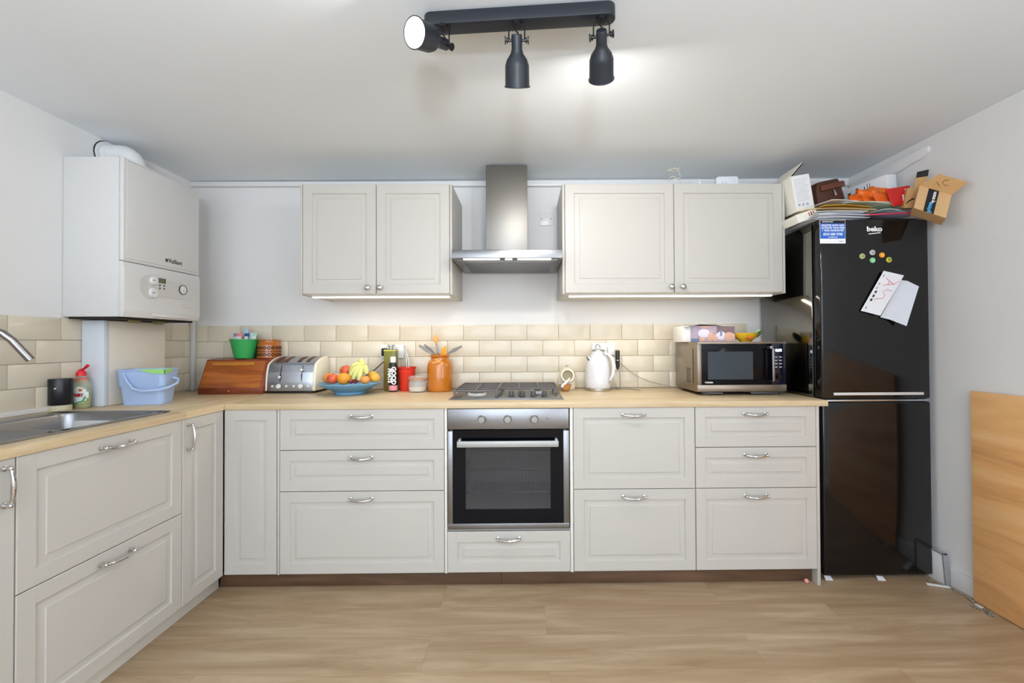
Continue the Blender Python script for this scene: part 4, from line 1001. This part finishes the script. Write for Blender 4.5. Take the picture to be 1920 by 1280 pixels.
# blue caddy
t = thing('food_caddy', 'pale blue plastic food waste caddy with green liner in front of the pipe casing', 'caddy', (-.69, -.55, WT))
m_cad = M('caddy_blue', (168, 190, 226), .4, var=.03)
b = B(); bm = b.bm
def ring(x0, x1, y0, y1, z, rad):
    pts = []
    for cx, cy, a0 in ((x1 - rad, y1 - rad, 0), (x0 + rad, y1 - rad, 90), (x0 + rad, y0 + rad, 180), (x1 - rad, y0 + rad, 270)):
        for k in range(6):
            a = math.radians(a0 + k * 18); pts.append(bm.verts.new((cx + rad * math.cos(a), cy + rad * math.sin(a), z)))
    return pts
TC = Matrix.Translation((-.657, -.600, 0)) @ Matrix.Rotation(math.radians(12), 4, 'Z')
Rg = [ring(-.085, .085, -.052, .052, WT + .001, .025), ring(-.092, .092, -.058, .060, WT + .085, .025), ring(-.096, .096, -.062, .062, WT + .09, .025), ring(-.101, .101, -.067, .067, WT + .164, .025), ring(-.105, .105, -.071, .071, WT + .166, .025), ring(-.105, .105, -.071, .071, WT + .172, .025), ring(-.099, .099, -.065, .065, WT + .172, .025), ring(-.080, .080, -.047, .047, WT + .012, .025)]
bm.faces.new(Rg[0])
for i in range(len(Rg) - 1):
    for k in range(24): bm.faces.new([Rg[i][k], Rg[i][(k + 1) % 24], Rg[i + 1][(k + 1) % 24], Rg[i + 1][k]])
bm.faces.new(Rg[-1]); bmesh.ops.recalc_face_normals(bm, faces=bm.faces)
bmesh.ops.transform(bm, matrix=TC, verts=bm.verts)
emit('tub', b, m_cad, t)
b = B(); b.T = TC
b.tube([(-.062, -.071, WT + .150), (-.045, -.075, WT + .115), (-.020, -.078, WT + .082), (.02, -.081, WT + .070), (.09, -.081, WT + .074), (.122, -.06, WT + .086), (.132, -.02, WT + .100), (.122, .01, WT + .118), (.102, .0, WT + .128)], [.005, .0055, .006, .0065, .0065, .0065, .006, .006, .005], 8)
emit('carry_handle', b, m_cad, t)
b = B(); b.T = TC
b.sheet([[(.005, -.0723, WT + .168), (.05, -.0723, WT + .152), (.102, -.0715, WT + .148)], [(.005, -.0718, WT + .1735), (.05, -.0718, WT + .1735), (.102, -.071, WT + .1735)]], .001)
b.sheet([[(.1062, -.067, WT + .148), (.1065, -.01, WT + .158)], [(.1057, -.067, WT + .1735), (.106, -.01, WT + .1735)]], .001)
b.box(.0, .098, -.064, .064, WT + .158, WT + .162)
emit('bin_liner', b, M('liner_green', (150, 206, 120), .5), t)

# ---------------------------------------------------------------- spotlight track
t = thing('spotlight_bar', 'dark blue grey ceiling bar with three adjustable spotlights', 'ceiling light', (1.18, -1.41, 2.227))
TB = Matrix.Translation((1.18, -1.408, 0)) @ Matrix.Rotation(math.radians(-4.8), 4, 'Z')
b = B(); b.T = TB; pts = []
for k in range(13): a = PI / 2 + PI * k / 12; pts.append((-.272 + .026 * math.cos(a), .026 * math.sin(a)))
for k in range(13): a = -PI / 2 + PI * k / 12; pts.append((.272 + .026 * math.cos(a), .026 * math.sin(a)))
b.prism(pts, 2.188, 2.2285, 'Z', .002)
emit('bar', b, m_navy, t)
m_in = M('shade_inside', (236, 234, 228), .5)
def spot(px, py, axis, power, lit=1.0):
    ax = Vector(axis).normalized(); piv = Vector((px, py, 2.135))
    hd = thing_part('spotlight', t, piv)
    R_ = Vector((0, 0, -1)).rotation_difference(ax).to_matrix().to_4x4()
    T_ = Matrix.Translation(piv) @ R_
    # shade: local -Z is the beam direction; pivot near the top of the neck
    pr = [(0, .016), (.015, .016), (.0165, .013), (.0165, -.022), (.020, -.034), (.032, -.050), (.038, -.066), (.0395, -.120), (.0415, -.124), (.0425, -.124), (.0425, -.1255), (.039, -.1255), (.0375, -.120), (.036, -.068), (.030, -.054), (.0, -.050)]
    b = B(); b.T = T_; b.lathe(pr, seg=36, ms=[0] * 11 + [1] * 4)
    emit('shade', b, [m_navy, m_in], hd)
    b = B(); b.T = T_; b.lathe([(0, -.055), (.020, -.060), (.027, -.085), (.027, -.092), (0, -.094)], seg=24)
    emit('bulb', b, m_bulb, hd)
    b = B()
    side = Vector((1, 0, 0))
    side = (R_.to_3x3() @ side)
    for sg in (-1, 1):
        b.tube([piv + Vector((0, 0, .052)), piv + Vector((sg * .020, 0, .050)), piv + side * (sg * .0245) + Vector((0, 0, .03)), piv + side * (sg * .0245)], .0022, 8)
    b.cyl(piv + Vector((0, 0, .046)), piv + Vector((0, 0, .056)), .016, 20)
    emit('bracket', b, m_black, hd)
    for sg in (-1, 1):
        bb = B().cyl(piv + side * (sg * .016), piv + side * (sg * .034), .004, 10).cyl(piv + side * (sg * .027), piv + side * (sg * .031), .008, 12).cyl(piv + side * (sg * .034), piv + side * (sg * .037), .011, 14)
        emit('thumb_screw', bb, m_black, hd)
    emit('flex', B().tube([piv + Vector((0, .0, .050)), piv + Vector((-.006, 0, .035)), piv + Vector((.004, 0, .022)), piv - ax * .014], .0025, 8), m_black, hd)
    area('spot_beam', piv + ax * .128, ax, .066, .066, power, (1, .97, .93), 'DISK', parent=hd, up='Y' if abs(ax.z) < .9 else 'X')
def thing_part(name, parent, loc):
    o = bpy.data.objects.new(name, None); C.objects.link(o); o.parent = parent
    o.location = Vector(loc) - root_off(parent); o.empty_display_size = .03
    return o
def area(name, loc, direction, sx, sy, power, col=(1, 1, 1), shape='RECTANGLE', parent=None, spread=PI, up='Y'):
    l = bpy.data.lights.new(name, 'AREA'); l.shape = shape; l.size = sx
    if shape == 'RECTANGLE': l.size_y = sy
    l.energy = power; l.color = col; l.spread = spread
    o = bpy.data.objects.new(name, l); C.objects.link(o)
    o.rotation_euler = Vector(direction).to_track_quat('-Z', up).to_euler()
    o.location = Vector(loc) - root_off(parent)
    if parent: o.parent = parent
    return o
spot(.945, -1.400, (-.50, -.78, -.30), 2.0)
spot(1.175, -1.415, (.0, .60, -.80), 2.6)
spot(1.434, -1.435, (.14, .82, -.55), 3.0)

t = thing('fill_uplighter', 'tall white fill uplighter added out of view behind the camera', 'lamp', (1.25, -3.85, 0))  # unseen lamp body, added to go with the ceiling fill light
emit('base', B().lathe([(0, 0), (.14, 0), (.14, .015), (.02, .03), (0, .03)], (1.25, -3.85, 0), 32), m_white, t)
emit('pole', B().cyl((1.25, -3.85, .025), (1.25, -3.85, 1.40), .012), m_white, t)
emit('lamp_shade', B().lathe([(0, 1.36), (.05, 1.365), (.14, 1.42), (.20, 1.50), (.205, 1.50), (.143, 1.413), (.05, 1.355), (0, 1.35)], (1.25, -3.85, 0), 36), m_white, t)

# ---------------------------------------------------------------- right wall: plywood, chain, odds and ends
b = B(); T_ = Matrix.Translation((XR - .016, -.765, 0)) @ Matrix.Rotation(math.radians(-.4), 4, 'Z'); b.T = T_
b.box(-.014, 0, -1.22, 0, .004, .966, .0008)
solo('plywood_board', b, m_ply, 'large sheet of bare plywood leaning against the right wall', 'plywood board', loc=(XR - .02, -1.3, 0))
t = thing('metal_panel', 'small grey metal framed panel standing on the floor beside the fridge', 'panel', (3.265, -.61, 0))
b = B(); b.T = Matrix.Translation((3.252, -.61, 0)) @ Matrix.Rotation(math.radians(-5), 4, 'Y')
b.box(-.004, .008, -.028, .12, .0, .15, .002)
emit('panel_face', b, m_white, t)
b = B(); b.T = Matrix.Translation((3.252, -.61, 0)) @ Matrix.Rotation(math.radians(-5), 4, 'Y')
b.box(-.006, .016, -.036, -.028, 0, .158, .002).box(-.006, .016, -.036, .12, .15, .158, .002)
emit('panel_frame', b, M('zinc', (170, 172, 176), .4, .5), t)
pts = [(3.206, -.60), (3.222, -.612), (3.215, -.625), (3.232, -.632), (3.240, -.655), (3.249, -.672), (3.246, -.690), (3.252, -.71), (3.250, -.735), (3.243, -.76), (3.240, -.79), (3.232, -.815), (3.235, -.84), (3.225, -.865), (3.222, -.885), (3.212, -.872), (3.222, -.845), (3.212, -.825), (3.205, -.80), (3.215, -.79)]
b = B(); pv = [Vector((x, y, .004)) for x, y in pts]; acc = 0
for i in range(len(pv) - 1):
    L_ = (pv[i + 1] - pv[i]).length; n_ = max(1, int(L_ / .0085))
    for k in range(n_): b.sph(pv[i].lerp(pv[i + 1], k / n_), .0038, seg=6)
solo('ball_chain', b, M('chain_metal', (150, 146, 142), .3, .9), 'metal ball chain lying on the floor along the plywood board', 'chain', loc=(3.23, -.74, 0))
solo('plastic_clip', B().box(3.222, 3.240, -.825, -.795, .001, .010, .003), M('clip_clear', (206, 196, 190), .3), 'small clear plastic clip on the floor over the ball chain', 'clip', loc=(3.23, -.81, 0))
b = B(); b.T = Matrix.Translation((3.205, -.645, .002)) @ Matrix.Rotation(math.radians(-20), 4, 'Z'); b.box(-.045, .045, -.009, .009, 0, .006, .002)
solo('plastic_strip', b, m_white, 'short white plastic slat on the floor at the fridge corner', 'slat', loc=(3.205, -.645, 0))
for x, y, lab in ((2.715, -.585, 'torn white paper scrap under the left corner of the fridge'), (2.975, -.592, 'torn white paper scrap under the middle of the fridge')):
    b = B().sheet([[(x - .018, y, .002), (x + .018, y - .004, .002)], [(x - .014, y + .02, .016), (x + .02, y + .02, .012)]], .001)
    solo('paper_scrap', b, m_paper, lab, 'paper', loc=(x, y, 0))
solo('pink_ball', B().sph((2.585, -.606, .012), .011), M('pink_foam', (222, 150, 140), .6), 'tiny pink ball on the floor under the right-hand drawers', 'ball', loc=(2.585, -.606, 0))

# ---------------------------------------------------------------- on top of the right wall cabinet
t = thing('router', 'small white router standing on the right wall cabinet', 'router', (2.36, -.3, UT + .003))
b = B().prism([(2.296, UT + .003), (2.424, UT + .003), (2.422, 2.135), (2.414, 2.145), (2.305, 2.143), (2.294, 2.132)], -.30, -.275, 'Y', .003)
emit('router_body', b, M('router_white', (216, 220, 226), .35), t)
b = B()
for i in range(2): b.sph((2.33 + i * .02, -.301, 2.105), .0025, seg=8)
emit('status_light', b, m_dgrey, t)
emit('cord', B().tube([(2.36, -.27, 2.075), (2.30, -.25, 2.075), (2.2, -.28, 2.075)], .003, 6), m_white, t)
def coil(cx, cy, cz_, r, n, ph):
    return [(cx + r * (1 + .2 * math.sin(3 * a / n)) * math.cos(a + ph), cy + .012 * math.sin(a * 2.3), cz_ + r * .55 * math.sin(a + ph) + .002 * k) for k, a in enumerate([2 * PI * n * i / (24 * n) for i in range(24 * n)])]
b = B().tube(coil(2.045, -.33, 2.095, .034, 2, 0), .0022, 6).tube([(2.01, -.33, 2.073), (1.98, -.33, 2.071), (1.94, -.31, 2.071)], .0022, 6)
b.box(1.955, 1.995, -.345, -.32, 2.0695, 2.083, .002)
solo('cable_coil', b, M('cream_cable', (206, 200, 184), .5), 'coiled cream cable on top of the wall cabinets above the door gap', 'cable', loc=(2.03, -.33, 2.07))
b = B().tube([(2.165 + .03 * math.cos(PI * k / 10) , -.33, 2.071 + .032 * math.sin(PI * k / 10)) for k in range(11)], .002, 6)
b.tube([(2.195, -.33, 2.071), (2.19, -.33, 2.09), (2.182, -.33, 2.118)], .002, 6).tube([(2.182, -.33, 2.10), (2.20, -.33, 2.085), (2.21, -.33, 2.071)], .002, 6)
solo('cable_loop', b, m_white, 'looped white cable standing up beside the router', 'cable', loc=(2.18, -.33, 2.07))

# ---------------------------------------------------------------- pile on the fridge
FT = 1.818
rnd = random.Random(3)
def sheetpile(name, cx, cy, z, w, d, yaw, pitch, roll, th, mat, label, cat, group=None, curl=.01, mats2=None, fn=None):
    b = B(); b.T = Matrix.Translation((cx, cy, z)) @ Euler((pitch, roll, yaw)).to_matrix().to_4x4()
    g = [[(-w / 2 + w * i / 6, -d / 2 + d * j / 3, curl * math.sin(PI * i / 6 * 1.3 + j * .4)) for j in range(4)] for i in range(7)]
    b.sheet(g, th)
    if fn: fn(b)
    return solo(name, b, [mat] + (mats2 or []), label, cat, group, loc=(cx, cy, z))
mp = [M('paper_a', (226, 226, 232), .7), M('paper_b', (210, 212, 222), .7), M('paper_c', (236, 234, 230), .7)]
for i in range(9):
    sheetpile('paper_sheet', 2.815 + rnd.uniform(-.015, .015), -.43 + rnd.uniform(-.015, .01), FT + .002 + i * .0052, .25 + rnd.uniform(-.02, .02), .26, rnd.uniform(-.12, .12), 0, rnd.uniform(-.02, .02), .0022, mp[i % 3],
              'white paper in the loose stack on the left of the fridge top', 'paper', 'white papers stacked on the fridge', .002 + .001 * (i % 2))
sheetpile('magazine', 3.08, -.44, FT + .003, .25, .24, .05, 0, 0, .006, m_ink, 'black folder lying lowest on the right of the fridge top', 'folder', None, .001)
m_pink = M('folder_pink', (196, 44, 84), .4)
def rim(b): b.box(-.12, .125, -.124, -.120, -.001, .006, .001, m=1); b.box(.118, .126, -.12, .12, -.003, .010, .001, m=1)
sheetpile('plastic_folder', 3.065, -.455, FT + .024, .25, .24, -.10, 0, -.02, .004, M('folder_clear', (196, 200, 214), .25), 'clear folder with a crimson edge in the pile on the fridge', 'folder', None, .003, [m_pink], rim)
sheetpile('paper_sheet', 3.09, -.45, FT + .044, .20, .22, .25, 0, .03, .003, M('paper_mint', (214, 226, 222), .6), 'pale green crumpled sheet right of the crimson folder', 'paper', None, .008)
sheetpile('leaflet', 3.14, -.43, FT + .002 + .012, .14, .2, -.1, 0, 0, .003, mp[1], 'white leaflet under the cardboard boxes at the right of the pile', 'leaflet', None, .001)
sheetpile('envelope', 2.84, -.43, FT + .060, .34, .23, -.10, 0, .015, .003, M('manila', (214, 182, 132), .7), 'manila envelope lying across the white papers', 'envelope', None, .006)
sheetpile('envelope', 2.86, -.44, FT + .078, .28, .20, .12, 0, -.03, .003, M('mustard', (210, 160, 48), .6), 'mustard yellow envelope under the brown bag', 'envelope', None, .006)
sheetpile('envelope', 3.00, -.44, FT + .088, .30, .22, .06, 0, .02, .003, M('sage_paper', (200, 208, 184), .7), 'pale green envelope in the middle of the pile', 'envelope', None, .007)
sheetpile('envelope', 3.03, -.42, FT + .099, .32, .22, -.12, 0, .035, .003, M('blush_paper', (226, 208, 200), .7), 'long pinkish white envelope on top of the right side of the pile', 'envelope', None, .005)
sheetpile('envelope', 2.89, -.42, FT + .108, .26, .2, .2, 0, .0, .003, mp[2], 'white envelope directly beneath the brown bag', 'envelope', None, .005)
# brown wash bag
t = thing('brown_bag', 'dark brown leather pouch with a zip pull on the fridge pile', 'bag', (2.875, -.33, FT + .10))
TBg = Matrix.Translation((2.878, -.36, 1.944)) @ Euler((0, math.radians(-14), math.radians(8))).to_matrix().to_4x4()
m_lth = M('brown_leather', (74, 40, 28), .5, var=.15, scale=20, bump=.2)
b = B(); b.T = TBg; b.prism([(-.085, 0), (.080, .0), (.085, .02), (.078, .116), (.068, .138), (-.060, .138), (-.083, .095), (-.088, .02)], -.05, .05, 'Y', .008)
emit('pouch', b, m_lth, t)
b = B(); b.T = TBg; b.box(-.060, .090, -.064, -.046, .084, .116, .006); emit('flap', b, M('brown_leather_light', (98, 54, 38), .5, var=.1), t)
b = B(); b.T = TBg; b.tube([(.018, -.058, .082), (.019, -.060, .062), (.020, -.060, .046)], [.003, .0045, .006], 8); emit('zip_pull', b, m_chrome, t)
# tall white box and small box between wall cabinet and pile
t = thing('white_carton', 'tall white product box with an open lid between wall cabinet and fridge pile', 'box', (2.72, -.33, FT + .07))
TW = Matrix.Translation((2.655, -.455, 1.893)) @ Euler((0, math.radians(-9), 0)).to_matrix().to_4x4()
m_wb = M('carton_white', (232, 228, 216), .6)
b = B(); b.T = TW
b.box(.0, .100, 0, .19, 0, .192, .001)
emit('carton', b, m_wb, t)
b = B(); b.T = TW; b.box(.006, .094, -.0008, -.0001, .02, .186)
ll = emit('label_panel', b, m_paper, t)
b = B(); b.T = TW
for i in range(11): b.box(.012, .085 - .018 * ((i * 7) % 3) / 3, -.0016, -.0007, .168 - i * .0115, .170 - i * .0115)
for i in range(3): b.box(.014 + i * .022, .026 + i * .022, -.0016, -.0007, .026, .040)
emit('printed_lines', b, M('faint_print', (176, 176, 178), .6), t)
b = B(); b.T = TW
b.sheet([[(-.0005, .0, .192), (-.0005, .19, .192)], [(.075, 0, .255), (.075, .19, .255)]], .0025)
emit('lid', b, [m_wb], t)
b = B(); b.T = TW; b.sheet([[(.006, .0, .193), (.006, .15, .193)], [(.078, 0, .2535), (.078, .15, .2535)]], -.003)
emit('lid_lining', b, M('lid_dark', (52, 26, 18), .5), t)
t = thing('white_box', 'small flat white box tilted under the tall carton beside the fridge', 'box', (2.65, -.47, 1.86))
TS = Matrix.Translation((2.652, -.52, 1.824)) @ Euler((0, math.radians(-20), 0)).to_matrix().to_4x4()
b = B(); b.T = TS; b.box(-.03, .080, 0, .14, 0, .044, .001); emit('carton', b, [m_wb], t)
b = B(); b.T = TS
for i in range(3): b.box(.035 + i * .012, .041 + i * .012, -.001, .0, .012, .034, m=i % 2)
emit('printed_marks', b, [M('red_print', (196, 90, 80), .6), m_dgrey], t)
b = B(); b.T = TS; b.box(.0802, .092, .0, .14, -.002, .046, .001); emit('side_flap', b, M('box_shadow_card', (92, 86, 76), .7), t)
# orange bag and red envelope
t = thing('orange_bag', 'crumpled orange plastic carrier bag on the fridge pile', 'bag', (3.09, -.44, 1.93))
b = B(); bm3 = bmesh.new(); bmesh.ops.create_icosphere(bm3, subdivisions=4, radius=1)
for v in bm3.verts:
    n = v.co.normalized(); k = 1 + .13 * math.sin(9 * n.x + 4 * n.z) * math.cos(7 * n.y + 3) + .08 * math.sin(17 * n.z + 11 * n.x)
    v.co = Vector((n.x * .125 * k, n.y * .070 * k, max(n.z, -.5) * .064 * k))
b.T = Matrix.Translation((3.105, -.40, 1.972)) @ Euler((0, math.radians(-4), .1)).to_matrix().to_4x4(); b.merge(bm3, 0)
emit('bag_body', b, M('bag_orange', (236, 112, 30), .4, var=.12, scale=12), t, 60)
b = B().sheet([[(3.04, -.515, 1.925), (3.14, -.525, 1.915)], [(3.02, -.505, 1.972), (3.14, -.510, 1.966)]], .003); emit('folded_corner', b, M('bag_orange_dark', (226, 98, 28), .4), t)
t = thing('red_envelope', 'red padded envelope with white lettering half under the orange bag', 'envelope', (3.15, -.47, 1.92))
TR = Matrix.Translation((3.165, -.475, 1.965)) @ Euler((math.radians(62), 0, math.radians(6))).to_matrix().to_4x4() 
TR = Matrix.Translation((3.168, -.535, 1.945)) @ Euler((math.radians(-12), math.radians(-10), math.radians(4))).to_matrix().to_4x4()
b = B(); b.T = TR; b.box(-.085, .048, -.004, .004, -.042, .058, .0035, seg=3)
emit('envelope_body', b, M('envelope_red', (196, 34, 30), .4), t)
uu = (TR.to_3x3() @ Vector((.25, 0, .97))); vv = TR.to_3x3() @ Vector((-.97, 0, .25))
oo = TR @ Vector((.014, -.0055, .006)); text('lettering', 'BOOST', oo, .024, m_whiteink, t, u=uu, v=vv, bold=.0008, sx=.9)
oo = TR @ Vector((-.016, -.0055, -.006)); text('lettering', 'more', oo, .016, m_whiteink, t, u=uu, v=vv, bold=.0006)
# cardboard boxes
def quadbox(b, A, Bp, Cc, D, depth, m=0):
    # front quad A(top-left) B(top-right) C(bottom-right) D(bottom-left) extruded by vector depth
    bm2 = bmesh.new(); fr = [Vector(p) for p in (A, Bp, Cc, D)]; dv = Vector(depth)
    V = [bm2.verts.new(p) for p in fr] + [bm2.verts.new(p + dv) for p in fr]
    for q in ((0, 1, 2, 3), (7, 6, 5, 4), (0, 4, 5, 1), (1, 5, 6, 2), (2, 6, 7, 3), (3, 7, 4, 0)): bm2.faces.new([V[i] for i in q])
    bmesh.ops.recalc_face_normals(bm2, faces=bm2.faces); b.merge(bm2, m)
A_, B_, C_, D_ = Vector((3.140, -.650, 1.961)), Vector((3.215, -.733, 1.886)), Vector((3.165, -.740, 1.779)), Vector((3.093, -.668, 1.846))
C_ = B_ + (D_ - A_); 
dpv = Vector((.050, .075, -.012))
t = thing('delivery_box', 'open brown cardboard delivery box with black tape hanging over the fridge edge', 'box', tuple(D_))
b = B(); quadbox(b, A_, B_, C_, D_, dpv); emit('carton', b, m_cardin, t)
n_ = (B_ - A_).cross(D_ - A_).normalized() * -.0012
if n_.x > 0: n_ = -n_
def onf(u, v): return A_ + (B_ - A_) * u + (D_ - A_) * v + n_
b = B(); quadbox(b, onf(.30, 0), onf(.62, 0), onf(.62, 1), onf(.30, 1), -n_ * .5)
tp = emit('tape', b, m_ink, t)
uu = (A_ - D_).normalized(); vv = (A_ - B_).normalized(); vv = (vv - uu * vv.dot(uu)).normalized()
text('tape_text', 'prime', onf(.45, .80) + n_, .024, M('tape_blue', (90, 180, 226), .5), tp, u=uu, v=vv, bold=.0006)
text('tape_text', 'by amazon', onf(.50, .32) + n_, .020, m_whiteink, tp, u=uu, v=vv, bold=.0004, sx=.7)
E_ = A_ + Vector((.035, .0, .055)); E_ = Vector((3.185, -.705, 1.998)); F_ = Vector((3.235, -.790, 1.926))
b = B().sheet([[A_, B_], [E_, F_]], .003)
fl = emit('open_flap', b, m_card, t)
cc = (A_ + B_ + E_ + F_) / 4; nn = (B_ - A_).cross(E_ - A_).normalized()
camv = Vector((1.195, -2.735, 1.2)) - cc
if nn.dot(camv) < 0: nn = -nn
ux = (B_ - A_).normalized(); vy = nn.cross(ux)
b = B()
ring_pts = [cc + nn * .004 + ux * (.008 + .017 * math.cos(2 * PI * k / 20)) + vy * (.008 + .012 * math.sin(2 * PI * k / 20)) for k in range(20)]
b.tube(ring_pts, .0013, 5, closed=True).tube([cc + nn * .004 + ux * (-.03), cc + nn * .004 + ux * (-.03) + vy * -.014 + ux * .02], .001, 5)
emit('printed_symbol', b, M('brown_ink', (96, 66, 36), .7), fl)
# second cardboard box behind, with a raised flap and arrows
t = thing('delivery_box', 'closed brown cardboard box with curved arrow logo behind the open box', 'box', (3.14, -.50, 1.86))
A2, B2, C2, D2 = Vector((3.170, -.55, 1.985)), Vector((3.235, -.58, 1.975)), Vector((3.195, -.60, 1.866)), Vector((3.11, -.57, 1.885))
D2 = A2 + (C2 - B2)
b = B(); quadbox(b, A2, B2, C2, D2, Vector((.02, .05, .01))); emit('carton', b, m_card, t)
U2 = (B2 - A2).normalized(); V2 = (A2 - D2).normalized(); n2 = U2.cross(V2).normalized()
if n2.dot(camv) < 0: n2 = -n2
def on2(u, v): return D2 + (B2 - A2) * u + (A2 - D2) * v + n2 * .0015
b = B().tube([on2(.10, .22), on2(.22, .34), on2(.40, .44), on2(.55, .42), on2(.58, .32), on2(.50, .22)], [.002, .003, .004, .004, .003, .002], 6)
b.tube([on2(.62, .62), on2(.62, .90)], .001, 5).tube([on2(.74, .62), on2(.74, .90)], .001, 5).tube([on2(.58, .64), on2(.66, .64)], .001, 5).tube([on2(.70, .64), on2(.78, .64)], .001, 5)
emit('printed_arrows', b, m_ink, t)
fa, fb = A2.lerp(B2, .35), B2
b = B().sheet([[fa, fb], [fa + Vector((.012, 0, .052)), fb + Vector((.012, 0, .060))]], .003)
fl = emit('raised_flap', b, m_card, t)
b = B().sheet([[fa + Vector((.012, -.002, .052)), fb + Vector((.012, -.002, .060))], [fa + Vector((.018, -.002, .082)), fb + Vector((.018, -.002, .094))]], .0035)
emit('black_tape', b, m_ink, fl)
# white parcel with barcodes along the wall
t = thing('white_parcel', 'white parcel with black barcode labels between the wall and orange bag', 'parcel', (3.17, -.25, 1.95))
b = B(); b.T = Matrix.Translation((3.235, -.36, 1.90)) @ Euler((0, math.radians(-6), math.radians(12))).to_matrix().to_4x4()
b.box(-.06, .010, -.05, .27, 0, .212, .004); emit('parcel_body', b, M('parcel_white', (232, 234, 238), .5), t)
b = B(); b.T = Matrix.Translation((3.235, -.36, 1.90)) @ Euler((0, math.radians(-6), math.radians(12))).to_matrix().to_4x4()
for j, (y_, w_, h_) in enumerate(((.20, .022, .03), (.155, .018, .022), (.11, .012, .035), (.07, .004, .03), (.055, .002, .04), (.04, .002, .04))): b.box(-.0612, -.0598, y_, y_ + w_, .158 - (j == 1) * .01, .158 + h_)
emit('barcode_label', b, m_ink, t)
sheetpile('paper_bag', 2.975, -.35, 1.955, .10, .12, .5, math.radians(65), .2, .004, mp[1], 'crumpled white bag between the brown pouch and the orange bag', 'bag', None, .012)
